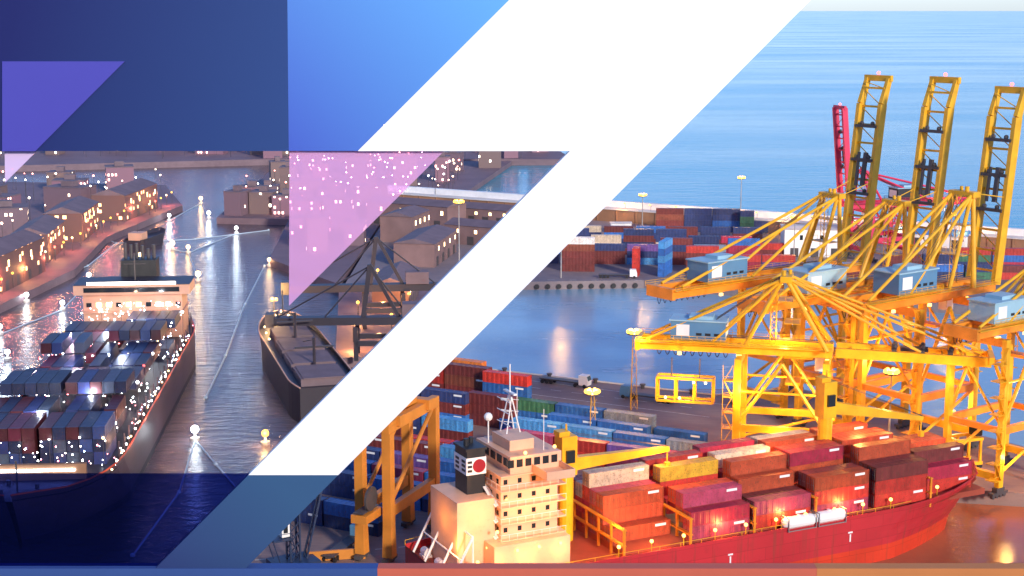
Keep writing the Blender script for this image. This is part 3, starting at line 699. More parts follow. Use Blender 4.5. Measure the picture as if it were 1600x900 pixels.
    for yy in (-1.4,-.7,.7,1.4):
        b.tube((apex_x-.3,yy,az+.6),(house_x+3,yy,zg+gh+4),.06,4)
        b.tube((house_x+5,yy*.8,zg+gh+.8),(front,yy*.8,zg+gh+.5),.05,4)
    b.build('hoist_rope', M['steel'], t)
    b = MB(); hz_ = zg+gh+.15
    for e_ in (-1,1):
        yy = e_*4.6*s
        b.box(house_x-7.4*s,house_x+7.4*s,min(yy,e_*3.6*s),max(yy,e_*3.6*s),hz_-.1,hz_)
        for q in (.55,1.05): b.tube((house_x-7.4*s,yy,hz_+q),(house_x+7.4*s,yy,hz_+q),.05,4)
        for k in range(9): b.tube((house_x+(-7.4+k*1.85)*s,yy,hz_),(house_x+(-7.4+k*1.85)*s,yy,hz_+1.05),.05,4)
    b.build('house_catwalk', Y, t)
    for sy in (-1,1):
        b = MB(); n_ = 6; zz0 = zg*.42+1
        for k in range(n_):
            za = 3+k*(zg-5)/n_; zb = za+(zg-5)/n_
            b.tube((leg_x[1]+.9,sy*leg_y-.35,za),(leg_x[1]+.9,sy*leg_y-.35,zb),.06,4).tube((leg_x[1]+.9,sy*leg_y+.35,za),(leg_x[1]+.9,sy*leg_y+.35,zb),.06,4)
            b.box(leg_x[1]+.7,leg_x[1]+1.7,sy*leg_y-.9,sy*leg_y+.9,zb-.06,zb+.06)
            for r_ in range(8): b.tube((leg_x[1]+.9,sy*leg_y-.35,za+r_*(zb-za)/8),(leg_x[1]+.9,sy*leg_y+.35,za+r_*(zb-za)/8),.04,4)
        b.build('leg_ladder', Y, t)
    for lx in leg_x:
        MB().tube((lx,-leg_y,zg*.42+.6),(lx,leg_y,zg-2),.3*s,8).build('brace', Y, t)
        MB().beam((lx,-leg_y,zg*.42),(lx,leg_y,zg*.42),1.0*s,1.3*s).build('cross_beam', U, t)
    # trolley and cab
    tx = leg_x[1]-6
    b = MB(); b.box(tx-3,tx+3,-gy_+.7,gy_-.7,zg-.9,zg-.1); b.tube((tx-1,0,zg-.9),(tx-1,0,zg-6),.1,4); b.box(tx-2.5,tx+.5,-2.8,2.8,zg-6.6,zg-6)
    b.build('trolley', U, t)
    MB().box(tx+3.4,tx+5.6,-1.2,1.2,zg-3.6,zg-.6).build('operator_cab', M['white'], t, .05)
    # boom
    b = MB(); bl = boom_len
    hx_, hz = front+.6, zg+gh/2
    if boom_up: d = Vector((math.cos(lean),0,math.sin(lean))); nrm = Vector((-math.sin(lean),0,math.cos(lean)))
    else: d = Vector((1,0,0)); nrm = Vector((0,0,1))
    o0 = Vector((hx_,0,hz))
    kink = bl*(1 if simple else .86); bend = 0 if simple else -.03
    for sy in (-1,1):
        y = Vector((0,sy*gy_,0))
        a = o0+y; c = o0+y+d*(kink-.01); e = o0+y+d*bl+(nrm*bl*bend if boom_up else -nrm*0.4)
        if boom_up:
            b.beam(a,c,1.1*s,2.3*s); b.beam(c,e,1.1*s,2.0*s,.95*s,1.4*s)
        else: b.beam(a,e,1.1*s,gh)
    bo = b.build('boom', Y, t, .05)
    b = MB(); k = 3.0
    while k < bl-2:
        p = o0+d*k; q = o0+d*min(k+4.6,bl-1)
        b.beam(p+Vector((0,-gy_,0)),p+Vector((0,gy_,0)),.35,.5)
        b.tube(p+Vector((0,-gy_,0)),q+Vector((0,gy_,0)),.13,5); k += 4.6
    e = o0+d*bl+(nrm*bl*bend if boom_up else Vector((0,0,0)))
    b.beam(e+Vector((0,-gy_-.8,0)),e+Vector((0,gy_+.8,0)),1.0,1.5)
    b.build('boom_lacing', Y, bo)
    b = MB(); 
    for q in (.38,.56,.74):
        p = o0+d*bl*q+nrm*.9; b = MB(); b.box(p.x-.5,p.x+.5,-gy_,gy_,p.z-.35,p.z+.35); b.ball((p.x+.2,-gy_*.5,p.z+.7),.55,8,5); b.ball((p.x+.2,gy_*.5,p.z+.7),.55,8,5); b.build('boom_sheave', M['steel'], bo)
    p = o0+d*bl*.42+nrm*1.0; q = o0+d*bl*.60+nrm*1.0
    MB().beam(p+Vector((0,-.9,0)),q+Vector((0,-.9,0)),1.0,.7).build('cable_chain', M['steel'], bo); MB().beam(p+Vector((0,1.2,0)),q+Vector((0,1.2,0)),.6,.5).build('cable_chain', M['steel'], bo)
    if boom_up:
        for sy in (-1,1): MB().tube((apex_x+1,sy*2.4,az),o0+d*bl*.45+Vector((0,sy*gy_,0)),.12,5).build('forestay', Y, t)
        MB().ball(e+Vector((0,0,1.3)),.42,8,5).build('warning_lamp', M['red'], bo)
    else:
        for sy in (-1,1):
            for f in (.55,.92): MB().tube((apex_x+.8,sy*2.6*s,az-.2),o0+d*bl*f+Vector((0,sy*gy_,gh/2)),.34*s,8).build('forestay', Y, t)
    if lamps:
        for x in (-back*.7,-back*.3,leg_x[0],leg_x[1],front-1):
            MB().box(x-.4,x+.4,gy_+.8,gy_+1.3,zg-.9,zg-.3).build('floodlight', M['sodiumsoft'], t)
            MB().box(x-.4,x+.4,-gy_-1.3,-gy_-.8,zg-.9,zg-.3).build('floodlight', M['sodiumsoft'], t)
    return t
BD = (.8,.6)
sts_crane('yellow crane with its boom raised, its pale blue house nearest the crimson crane boom', (73.9,375.4), BD, 35.5, 54.8, 50, 15, (-16,4), 7.5, True, 47, house='houseblue', house_x=-32)
sts_crane('yellow crane with raised boom, middle of the three upright booms', (84.6,354.0), BD, 35.5, 55.6, 40, 15, (-16,4), 7.5, True, 47.5, house='housepale', house_x=-20)
sts_crane('yellow crane with raised boom, the upright boom nearest the open sea edge', (95.2,336.5), BD, 37.5, 59.8, 30, 15, (-16,4), 7.5, True, 44, house='houseblue', house_x=-12)
A = sts_crane('brightly lit yellow crane with its boom lowered level over the red ship', (57.5,316.5), (.972,-.235), 29.0, 45.0, 31, 10, (-9,9), 7.6, None, 31, under='yellow', house='houseblue', house_x=-18, apex_x=0, s=.9)
for x,y,z,p in ((-8,-10,22,2600),(0,-10,12,1800),(9,-10,22,2600),(22,-7,24,2200),(34,-6,25,1600),(-22,-7,24,2200),(-30,-5,31,1200),(0,0,33,2500),(-14,-8,10,1500),(0,4,20,2600),(12,6,14,1800)):
    light((x,y,z-3), p, (1,.50,.11), .5, A)
E_ = sts_crane('yellow crane at the quay corner with pale house and level boom', (107,312.5), BD, 36.0, 47.5, 22, 14, (-16,4), 6.5, None, 30, house='housepale', house_x=-10, apex_x=4, s=.9)
for x,y,z,p in ((-8,-8,20,1800),(-14,-8,8,1500),(2,-9,10,1500)): light((x,y,z), p, (1,.50,.11), .5, E_)
# spreader hanging under crane A's back reach
sp = thing('container_spreader', 'lit yellow lifting frame hanging below the lowered crane girder', 'spreader', (37.2,320.5,17.5), math.atan2(-.235,.972))
b = MB()
for y in (-1.6,1.6):
    for z in (0,5): b.beam((-6,y,z),(6,y,z),.5)
    for x in (-6,-2,2,6): b.beam((x,y,0),(x,y,5),.4)
for x in (-6,6):
    for z in (0,5): b.beam((x,-1.6,z),(x,1.6,z),.4)
b.build('frame', M['yellow'], sp)
for x in (-4,-1,2,4.5): MB().ball((x,-1.9,.8 if x<0 else 4.4),.3,8,5).build('work_lamp', M['warm'], sp)
MB().poly([(-3,0,5),(-3,0,9.2)],.12,4).poly([(3,0,5),(3,0,9.2)],.12,4).build('hoist_cable', M['steel'], sp)
light((0,-2.6,2.5), 700, (1,.6,.2), .4, sp)

# crimson crane on the far terminal
sts_crane('crimson crane with raised boom standing on the far terminal', (143,600), (-.95,-.31), 24, 38, 46, 13, (-12,6), 8, True, 38, mat='crimson', under='crimson', house='black', house_x=-14, group=None, name='quay_crane', lamps=False, lean=rad(84), simple=True)

# ------------------------------------------------------------------ orange gantry + dark mobile crane in the near yard
g = thing('gantry_crane', 'orange yard gantry standing over the blue containers behind the white slab', 'crane', (-21.8,260.5,3), math.atan2(17.5,7))
GL = 19.2
for x, nm in ((0,'leg'),(GL,'leg')):
    for y in (0,5.5):
        MB().beam((x,y,1.2),(x,y,7),2.0,2.0,1.7,1.7).beam((x,y,7),(x,y,24),1.7,1.7).build('leg', M['gantry'], g, .05)
        MB().box(x-2,x+2,y-.6,y+.6,.5,1.2).tube((x-1.2,y-.3,.42),(x-1.2,y+.3,.42),.42,10).tube((x+1.2,y-.3,.42),(x+1.2,y+.3,.42),.42,10).build('wheel_bogie', M['steel'], g)
for y in (0,5.5):
    MB().beam((.9,y,9.5),(GL-.9,y,9.5),1.2,2.0).build('portal_beam', M['gantry'], g, .05)
    MB().beam((-1,y,25.0),(GL+1,y,25.0),1.5,2.0).build('top_beam', M['gantry'], g, .05)
    MB().tube((GL-.8,y,23.8),(1.0,y,11),.4,8).build('brace', M['gantry'], g)
MB().box(2,4,-1.5,13,24.7,26.6).build('girder', M['gantry'], g, .05); MB().box(GL-5,GL-3,-1.5,13,24.7,26.6).build('girder', M['gantry'], g, .05)
MB().box(4.1,GL-5.1,1,4.5,26.1,28.2).build('trolley', M['gantry'], g)
MB().box(-6,0,2,4,10.5,10.7).tube((-3,1.8,12.6),(-3,2.2,12.6),2.2,20).build('cable_reel', M['steel'], g)
MB().box(-6,0,1.4,4.4,8.8,10.3).build('reel_platform', M['gantry'], g)
mc = thing('mobile_crane', 'dark blue lattice crane with a small white cab at the slate slab foot', 'crane', (-38.5,258,3), rad(30))
b = MB()
for x in (-.9,.9):
    for y in (-.9,.9): b.beam((x,y,1.5),(x,y,22),.3)
k = 1.5
while k < 21: b.beam((-.9,-.9,k),(.9,-.9,k+1.8),.14); b.beam((.9,-.9,k),(.9,.9,k+1.8),.14); b.beam((.9,.9,k),(-.9,.9,k+1.8),.14); b.beam((-.9,.9,k),(-.9,-.9,k+1.8),.14); k += 1.8
b.build('lattice_mast', M['navysteel'], mc)
MB().box(-2.6,-1.1,-1.4,.6,6.4,9).build('cab', M['white'], mc, .08)
MB().box(-2.65,-2.58,-1.1,.3,7.2,8.6).box(-2.3,-1.5,-1.47,-1.4,7.2,8.6).build('cab_window', M['glass'], mc)
b = MB().box(-4.5,-1,-2.2,1.2,6.0,6.25)
for p in ((-4.5,-2.2),(-1,-2.2),(-4.5,1.2)): b.tube((p[0],p[1],6.2),(p[0],p[1],7.3),.06,4); b.tube((p[0],p[1],6),(p[0]+1.2,p[1],2),.1,4)
b.tube((-4.5,-2.2,7.3),(-1,-2.2,7.3),.05,4); b.build('cab_platform', M['navysteel'], mc)
MB().box(-4,4,-3,3,.6,1.6).tube((-3,-3.1,.6),(-3,3.1,.6),.6,10).tube((0,-3.1,.6),(0,3.1,.6),.6,10).tube((3,-3.1,.6),(3,3.1,.6),.6,10).build('carriage', M['navysteel'], mc)
b = MB()
for y in (-.7,.7): b.beam((2.2,y,1.6),(7.5,y*.5,21.5),.3)
k = 0
while k < 1: a = Vector((2.2,-.7,1.6)).lerp(Vector((7.5,-.35,21.5)),k); c = Vector((2.2,.7,1.6)).lerp(Vector((7.5,.35,21.5)),min(1,k+.08)); b.tube(a,c,.08,4); k += .08
b.build('jib', M['navysteel'], mc)
MB().poly([(0,0,22),(7.5,0,21.5)],.08,4).build('stay_cable', M['navysteel'], mc)
yb = thing('yard_barrier', 'low orange steel barrier on the quay between the gantry foot and lattice crane', 'barrier', (-31.5,262,3), rad(12))
MB().box(-5,5,-.25,.25,.1,1.9).box(-5.2,-4.8,-.5,.5,0,2.1).box(4.8,5.2,-.5,.5,0,2.1).build('barrier_wall', M['gantry'], yb)

# ------------------------------------------------------------------ lamp masts
def lamp_mast(x, y, z0, z1, label, tower=False, power=9000, r=1.3, group='tall sodium lamp masts of the port', mat='sodium', col=(1,.5,.12)):
    t = thing('lamp_mast', label, 'lamp', (x,y,z0), 0, group); h = z1-z0
    b = MB()
    if tower:
        for k in range(3):
            a = k*2.094; b.tube((math.cos(a)*1.1,math.sin(a)*1.1,0),(math.cos(a)*.4,math.sin(a)*.4,h-1),.09,5)
        k = 0
        while k < h-3: b.tube((1.0,0,k),(-.5,.8,k+2.5),.05,4); b.tube((-.5,-.8,k),(1,0,k+2.5),.05,4); k += 2.5
    else: b.tube((0,0,0),(0,0,h-.6),.28,8,.14)
    b.build('pole', M['yellow'] if tower else M['concrete'], t)
    b = MB().tube((0,0,h-.9),(0,0,h-.6),r*1.3,12)
    b.build('crown_ring', M['steel'], t)
    b = MB()
    for k in range(6):
        a = k*math.pi/3; b.ball((math.cos(a)*r,math.sin(a)*r,h-.2),r*.45,10,6)
    b.build('lamp_head', M[mat], t)
    light((0,0,h+.9), power, col, r, t)
    return t
lamp_mast(106.6,711,3,23.5,'tall lamp mast in front of the open sea beside the green container stack')
lamp_mast(56.1,655.9,3,22,'lamp mast near the breakwater end at the white slab')
lamp_mast(109.6,590,3,21.2,'lamp mast beside the white terminal warehouse')
lamp_mast(175,607,3,20,'lamp mast behind the middle raised yellow boom')
lamp_mast(29.8,367.5,3,22.8,'lattice lamp mast at the basin edge left of the cranes',True)
lamp_mast(18.2,338.6,3,15,'lattice lamp mast between blue quay containers and the deck crane',True)
lamp_mast(84.0,331,3,21.5,'lamp mast glowing under the lowered crane girder',power=6000)
lamp_mast(97.5,330.5,3,12.5,'short twin lamp mast on the quay by the ship bow',power=3000,r=.6)
lamp_mast(18,556,3,24,'lamp mast on the far quay edge just behind the white slab',power=6000)
lamp_mast(-17.8,511,3,37,'warm lamp mast over the dark dock left of the white slab',power=6000)

# ------------------------------------------------------------------ breakwater
bd = Vector((.863,-.505,0)); p0 = Vector((-70,785,0)); p1 = p0+bd*620; ang = math.atan2(-.505,.863)
bw = thing('breakwater', 'long pale breakwater with brown wall and lit roadway before the open sea', 'breakwater', p0, ang)
b = MB().box(0,620,-5,4,-2,8.2)
MB().box(0,620,-5.4,1.8,8.2,8.6).build('roadway', M['pale'], bw)
MB().box(0,620,1.8,4.4,8.2,11.4).build('parapet', M['white'], bw)
for k in range(62): b.box(k*10+.2,k*10+.7,-5.35,-5.0,0,8.1)
b.build('base_wall', M['brown'], bw)
for k in range(16):
    d = 118+k*13; p = p0+bd*d
    t = thing('road_lamp', f'small sodium street lamp on the breakwater road, {ORD[k]} from the white slab end', 'lamp', (p.x-1.5,p.y-2.6,8.6), ang, 'street lamps along the breakwater')
    MB().tube((0,0,0),(0,0,2.6),.12,6).tube((0,0,2.6),(.0,-1.0,2.9),.08,5).build('pole', M['concrete'], t)
    MB().ball((0,-1.0,2.9),.5,8,5,.6).build('lamp_head', M['sodium'], t)
    if k % 2 == 0: light((0,-3.2,2.2), 1500, (1,.45,.1), .5, t)

# terminal buildings
def shed(name, label, loc, rz, L_, W_, H_, wall, roof, group=None, pitch=.0, doors=0, cat='building', lit=None, mb=None):
    t = thing(name, label, cat, loc, rz, group)
    MB().box(-L_/2,L_/2,-W_/2,W_/2,0,H_).build('wall', wall, t)
    rf = MB()
    rf.add([(-L_/2-.4,-W_/2-.4,H_+.02),(L_/2+.4,-W_/2-.4,H_+.02),(L_/2+.4,W_/2+.4,H_+.02),(-L_/2-.4,W_/2+.4,H_+.02),(-L_/2-.4,0,H_+.4+pitch),(L_/2+.4,0,H_+.4+pitch)],
           [(0,1,5,4),(2,3,4,5),(1,2,5),(3,0,4),(0,3,2,1)]); rf.build('roof', roof, t)
    for k in range(doors):
        x = -L_/2+(k+.5)*L_/doors
        MB().box(x-1.6,x+1.6,-W_/2-.08,-W_/2+.02,0,min(3.6,H_*.7)).build('door', M['steel'], t)
        MB().box(x+2.0,x+3.2,-W_/2-.08,-W_/2+.02,H_*.62,H_*.8).build('window', lit or M['glass'], t)
    return t
shed('terminal_warehouse','white flat roofed terminal warehouse among the far containers',(121,612,3),rad(-4),24,16,11,M['white'],M['pale'],doors=3)
shed('terminal_warehouse','long white shed with blue roof below the far breakwater',(172,640,3),rad(-28),40,14,5,M['white'],M['blueroof'],pitch=1.5,doors=5)
shed('gate_house','small white flat roofed hut on the far terminal near the breakwater',(48,672,3),0,9,6,4.5,M['white'],M['pale'],doors=1)
shed('site_cabin','white quay cabin beside the pier end by the bow',(125,304,3),rad(-5),14,5,3.2,M['warehouse'],M['cream'],doors=2)
# bollards on the near quay
bp_ = [(-14,413.2),(-2,407.2),(10,401),(22,395),(34,389.2),(46,383.3)]
for k,(x,y) in enumerate(bp_):
    t = thing('mooring_bollard', f'dark mooring bollard on the basin quay edge, {ORD[k]} from the white slab', 'bollard', (x,y-.6,3), 0, 'bollards on the quay edge')
    MB().tube((0,0,0),(0,0,.9),.5,10).tube((0,0,.9),(0,0,1.3),.75,10).build('post', M['steel'], t)
def truck(x, y, rz, label, cab, load=None):
    t = thing('container_truck', label, 'truck', (x,y,3), rz, 'trucks on the port roads')
    MB().box(-8.2,3.6,-.5,.5,.85,1.15).box(-8.2,3.0,-1.2,1.2,1.15,1.4).build('chassis', M['steel'], t)
    MB().add([(3.2,-1.2,.6),(5.9,-1.2,.6),(5.9,-1.2,1.9),(5.5,-1.2,3.3),(3.2,-1.2,3.3),(3.2,1.2,.6),(5.9,1.2,.6),(5.9,1.2,1.9),(5.5,1.2,3.3),(3.2,1.2,3.3)],
        [(0,1,2,3,4),(9,8,7,6,5),(0,5,6,1),(1,6,7,2),(2,7,8,3),(3,8,9,4),(4,9,5,0)]).build('cab', cab, t, .08)
    MB().add([(5.93,-1.05,1.95),(5.93,1.05,1.95),(5.57,1.05,3.1),(5.57,-1.05,3.1)],[(0,1,2,3)]).build('windscreen', M['glass'], t)
    for wx in (-7.4,-6.1,-4.8,2.2,4.9):
        for wy in (-1.05,1.05): MB().tube((wx,wy-.18,.5),(wx,wy+.18,.5),.5,12).build('wheel', M['black'], t)
    return t
truck(15,392,QD,'white container truck on the open quay near the basin edge, empty trailer',M['white'])
truck(33,377,QD+math.pi,'blue container truck on the open quay below the lattice lamp mast',M['houseblue'])
truck(-3,333,QD,'red container truck behind the black funnel between container rows',M['crimson'])
truck(40,556,rad(-3),'white container truck on the far quay apron by the red stack',M['white'])
truck(82,545,rad(-25),'yellow container truck on the far quay apron behind the crane stays',M['yellow'])
truck(-30,268,rad(70),'blue container truck beside the orange gantry leg foot',M['houseblue'])
mk = MB()
def stripe(x0,y0,x1,y1,wd=.3):
    d = Vector((x1-x0,y1-y0,0)).normalized(); n = Vector((-d.y,d.x,0))*wd/2
    mk.add([(x0-n.x,y0-n.y,3.006),(x1-n.x,y1-n.y,3.006),(x1+n.x,y1+n.y,3.006),(x0+n.x,y0+n.y,3.006)],[(0,1,2,3)])
for off in (6,12.5,19):
    ox, oy = -.465*off, -.885*off; L_ = 82
    for k in range(int(L_/6)) if off == 12.5 else [0]:
        a0 = k*6 if off == 12.5 else 0; a1 = a0+3 if off == 12.5 else L_
        stripe(-20+ox+.885*a0+4,417+oy-.465*a0-2,-20+ox+.885*a1+4,417+oy-.465*a1-2)
for k in range(9): stripe(5+k*8,552-k*.2,7.5+k*8,552-k*.2,.35)
for k in range(7): stripe(-46+k*4.2,262+k*1.1,-44+k*4.2,262.6+k*1.1,.3)
tag(mk.build('road_markings', paint('road_marking_white', (.62,.58,.5), .8, .3, 1.5, grime=.5)), kind='structure')
fq = MB(); fq.beam((-20,416.6,3.15),(52,381.6,3.15),.5,.3); fq.beam((52,381.6,3.15),(73.6,389.4,3.15),.5,.3)
tag(fq.build('quay_coping', M['pale']), kind='structure')
fr = thing('quay_fenders', 'row of black rubber tyres along the far quay wall', 'fenders', (7,547.8,1.2), math.atan2(3,41))
for k in range(10): MB().tube((2+k*4,-.5,0),(2+k*4,0,0),.9,12).build('tyre', M['black'], fr)
# straddle machinery at the pier
def straddle(x, y, rz, label):
    t = thing('straddle_carrier', label, 'carrier', (x,y,3), rz, 'yellow yard machines at the pier end')
    b = MB()
    for xx in (-3,0,3):
        for yy in (-2,2): b.beam((xx,yy,1),(xx,yy,6.5),.5)
    for yy in (-2,2): b.beam((-3.5,yy,1.2),(3.5,yy,1.2),.7); b.beam((-3.5,yy,6.5),(3.5,yy,6.5),.6)
    for xx in (-3,3): b.beam((xx,-2,6.5),(xx,2,6.5),.6)
    b.build('frame', M['yellow'], t)
    for xx in (-3,-1,1,3):
        for yy in (-2,2): MB().tube((xx,yy-.25,.6),(xx,yy+.25,.6),.6,12).build('wheel', M['black'], t)
    MB().box(2.2,3.9,-1.2,1.2,6.9,8.6).build('cab', M['glass'], t)
straddle(97,319,rad(20),'yellow straddle carrier on the pier left of the corner crane legs')
straddle(113,306,rad(35),'yellow straddle carrier parked at the pier tip behind the site cabin')

# ------------------------------------------------------------------ dusk container ship (far harbour)
LX, LY, LA = -107.0, 440.0, math.atan2(-.996,.087)
ls = thing('container_ship', 'dusk lit container ship with tan bridge heading out along the grey channel', 'ship', (LX,LY,0), LA)
ls_secs = hull_shape(172, 32, 9.5, sheer=2.2, bow_start=.80, rake=8)
build_hull(ls, ls_secs, -1.5, (M['hulldusk'], M['hulldark'], M['hulldark'], M['railred']), 1.6)
b = MB(); b.box(10,22,-13.5,13.5,9.5,22.5); b.box(9,23.5,-14,14,17.5,17.8); b.build('superstructure', M['tan'], ls, .08)
MB().box(11,23.2,-15.8,15.8,22.5,25.3).build('bridge', M['tan'], ls, .08)
MB().box(23.22,23.4,-13,13,23.3,24.6).build('bridge_window', M['glass'], ls)
MB().box(23.0,23.5,-12,12,25.4,26.1).build('light_bar', M['bar'], ls)
MB().box(10,23.5,-15.9,15.9,25.32,25.39).build('bridge_roof', M['hulldark'], ls)
fo = MB().box(3,9.5,-5,5,9.5,30).build('funnel', M['black'], ls, .1)
b = MB()
for y in (-4,-2.4,-.8,.8,2.4,4): b.tube((6,y,30),(6,y,33.5+R.uniform(-.8,1)),.5,8)
b.build('exhaust', M['steel'], fo)
MB().tube((16,0,25.4),(16,0,33),.2,6).tube((16,-3,30),(16,3,30),.12,5).build('mast', M['steel'], ls)
for k in range(10):
    MB().box(22.02,22.2,-12.6+k*2.7,-11.2+k*2.7,19,20.2).build('cabin_window', M['warm'] if k%3 else M['glass'], ls)
for s in (-1,1):
    for k in range(len(ls_secs)-5): q = ls_secs[k]; MB().beam((q[0],s*(q[2]-.8),9.5),(q[0],s*(q[2]-.8),14),.3).build('lashing_post', M['hulldusk'], ls)
MB().box(154,155,-11,11,9.5,13.5).build('wave_breaker', M['brown'], ls)
MB().box(155.05,155.25,-9,9,12.2,12.6).build('breaker_light', M['cool'], ls)
b = MB()
for k in range(4): b.tube((158+k*3,-3+2*(k%2)*3,9.8),(158+k*3,-3+2*(k%2)*3,11.5),.4,8)
b.tube((164,0,10),(164,0,17),.18,6); b.build('windlass', M['steel'], ls)
def on_dusk(x, y):
    c, s = math.cos(LA), math.sin(LA); return LX+x*c-y*s, LY+x*s+y*c
dl = 'containers stacked on the dusk ship'
PAL.update(dark_navy=(.012,.018,.055), oxblood=(.07,.010,.016), slate=(.05,.065,.10), indigo=(.02,.03,.12), wine=(.12,.012,.03))  # container colours darkened, the dusk dimness is put into them
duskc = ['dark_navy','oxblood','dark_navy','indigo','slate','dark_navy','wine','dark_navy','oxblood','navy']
BW_ = ['just ahead of the tan bridge'] 
stuffmb = MB(); nst = 0
for bi in range(9):
    bx = 31+bi*13.6
    hs = 2 if bi < 2 else 3
    for side in (-1,1):
        h_side = hs+(R.random() < .4)-(R.random() < .25)
        for ci in range(5):
            h = max(1, h_side-(R.random() < .12))
            for t in range(h):
                vis = (t == h-1)
                if not vis and not (t == h-2 and bi >= 7) and bi < 8: continue
                y = side*(1.7+ci*2.6); x_, y_ = on_dusk(bx, y)
                z = 10.6+t*2.6
                if bi <= 3:
                    Lc = 12.2
                    c4, s4 = math.cos(LA), math.sin(LA)
                    loc_ = [(x_+dx*c4-dy*s4, y_+dx*s4+dy*c4, z+dz) for dx,dy,dz in ((-6,-1.22,0),(6,-1.22,0),(6,1.22,0),(-6,1.22,0),(-6,-1.22,2.55),(6,-1.22,2.55),(6,1.22,2.55),(-6,1.22,2.55))]
                    stuffmb.add(loc_, [(0,3,2,1),(4,5,6,7),(0,1,5,4),(1,2,6,5),(2,3,7,6),(3,0,4,7)]); nst += 1
                    continue
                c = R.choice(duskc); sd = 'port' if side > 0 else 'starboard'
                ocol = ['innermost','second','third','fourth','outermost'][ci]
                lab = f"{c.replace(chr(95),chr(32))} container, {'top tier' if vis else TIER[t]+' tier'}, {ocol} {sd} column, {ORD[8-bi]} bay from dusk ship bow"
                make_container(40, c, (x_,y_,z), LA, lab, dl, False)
m, nt, bsdf = nodes('far_container_mix')  # same dusk dimness put into the colours of the far stacks
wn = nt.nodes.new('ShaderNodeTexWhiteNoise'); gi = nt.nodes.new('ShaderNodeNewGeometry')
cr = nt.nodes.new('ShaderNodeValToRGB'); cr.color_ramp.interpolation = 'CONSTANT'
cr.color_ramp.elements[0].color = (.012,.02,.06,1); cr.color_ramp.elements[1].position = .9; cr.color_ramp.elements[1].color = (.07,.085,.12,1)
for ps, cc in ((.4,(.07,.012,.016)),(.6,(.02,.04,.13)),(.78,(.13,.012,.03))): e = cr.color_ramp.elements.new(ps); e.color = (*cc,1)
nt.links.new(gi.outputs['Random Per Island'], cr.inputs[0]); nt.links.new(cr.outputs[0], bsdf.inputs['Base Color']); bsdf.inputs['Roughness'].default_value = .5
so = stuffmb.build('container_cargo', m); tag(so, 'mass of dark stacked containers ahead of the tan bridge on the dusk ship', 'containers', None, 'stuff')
# hatch floor under the load
MB().box(24,153,-14.5,14.5,9.5,10.6).build('hatch_coaming', M['hulldark'], ls)
# deck lights (strings between the bays and along the rail)
nlt = 0
for bi in range(10):
    bx = 24.3+bi*13.6
    for k in range(6):
        y = -13+k*5.2+R.uniform(-.8,.8); z = 17.6+R.uniform(-.6,1.2) if bi < 7 else 15.4+R.uniform(-.5,1.2)
        o = MB().ball((bx+R.uniform(-.3,.3),y,z),R.uniform(.16,.34),7,5)
        o = o.build('deck_light', M[['cool','cool','warm','cool','red','cool'][(k+bi)%6]], ls); nlt += 1
        MB().tube((bx,y,10.6),(bx,y,z),.05,4).build('light_post', M['steel'], o)
sk = MB()
for i in range(420):
    bx = 24.5+R.randrange(10)*13.6+R.choice((-.9,.9))+R.uniform(-.25,.25); y = R.uniform(-14,14); z = R.uniform(11,18.2) if bx < 90 else R.uniform(11,15.6)
    sk.ball((bx,y,z),R.uniform(.07,.17),5,4)
for i in range(90):
    sk.ball((R.uniform(12,150),R.choice((-15.3,15.3)),R.uniform(10.6,13.5)),R.uniform(.07,.16),5,4)
for i in range(45):
    sk.ball((23.75,R.uniform(-13,13),R.uniform(15,22)),R.uniform(.07,.2),5,4)
tag(sk.build('lashing_lights', SPARK, ls), kind='stuff')
for k in range(22):
    x = 26+k*6; q = 15.4
    MB().ball((x,q,11.3),.22,7,5).build('rail_light', M['warm' if k%2 else 'cool'], ls)
for k in range(1,9):
    light((24.3+k*13.6+.2,(-8,6,-2)[k%3],20.5 if k<7 else 18.5), 1300, (.80,.88,1) if k%3 else (1,.6,.75), .3, ls)
for k in range(6): light((32+k*20,17.2,12), 420, (1,.45,.25), .3, ls)
light((31,0,22), 420, (1,.62,.36), .4, ls); light((27,12,17), 140, (1,.7,.5), .3, ls); light((27,-12,17), 140, (1,.7,.5), .3, ls)

# dark moored ship and its dock cranes (left of the white slab)
ds = thing('moored_ship', 'dark hulled ship moored at the dim dock beside the white slab', 'ship', (-45,366,0), math.atan2(86,-25))
dsec = hull_shape(88, 17, 8.0, sheer=2.5, bow_start=.72)
build_hull(ds, dsec, -1.5, (M['hulldark'], M['hulldark'], M['hulldark'], M['tan']), 1.2)
for hx in (6,23,40,57):
    MB().box(hx,hx+14,-5.8+max(0,(hx-50)*.1),5.8-max(0,(hx-50)*.1),8,9.9).box(hx-.3,hx+14.3,-5.2,5.2,9.9,10.15).build('hatch_cover', M['roof'], ds)
for hx in (21.5,55.5):
    MB().tube((hx,0,8),(hx,0,17),.4,8).beam((hx,-5,14.5),(hx,5,14.5),.5).tube((hx,0,16.5),(hx+12,1,13.5),.15,6).build('derrick', M['hulldark'], ds)
MB().tube((74,-4.5,8.2),(74,4.5,8.2),.5,8).box(76,79,-1.6,1.6,8.4,9.8).build('windlass', M['steel'], ds)
MB().tube((80,0,9),(80,0,19),.2,6).build('mast', M['steel'], ds)
for x,y,z in ((84,0,12),(82,2,11.3),(80,3,10.8),(76,4,10.8),(70,6.6,10.5),(62,7.2,10.4),(83,-2,11),(54,7.4,10.3)): MB().ball((x,y,z),.3,7,5).build('deck_light', M['warm'], ds)
light((84,2,14), 900, (1,.66,.4), .3, ds); light((60,10,13), 900, (1,.55,.25), .3, ds)
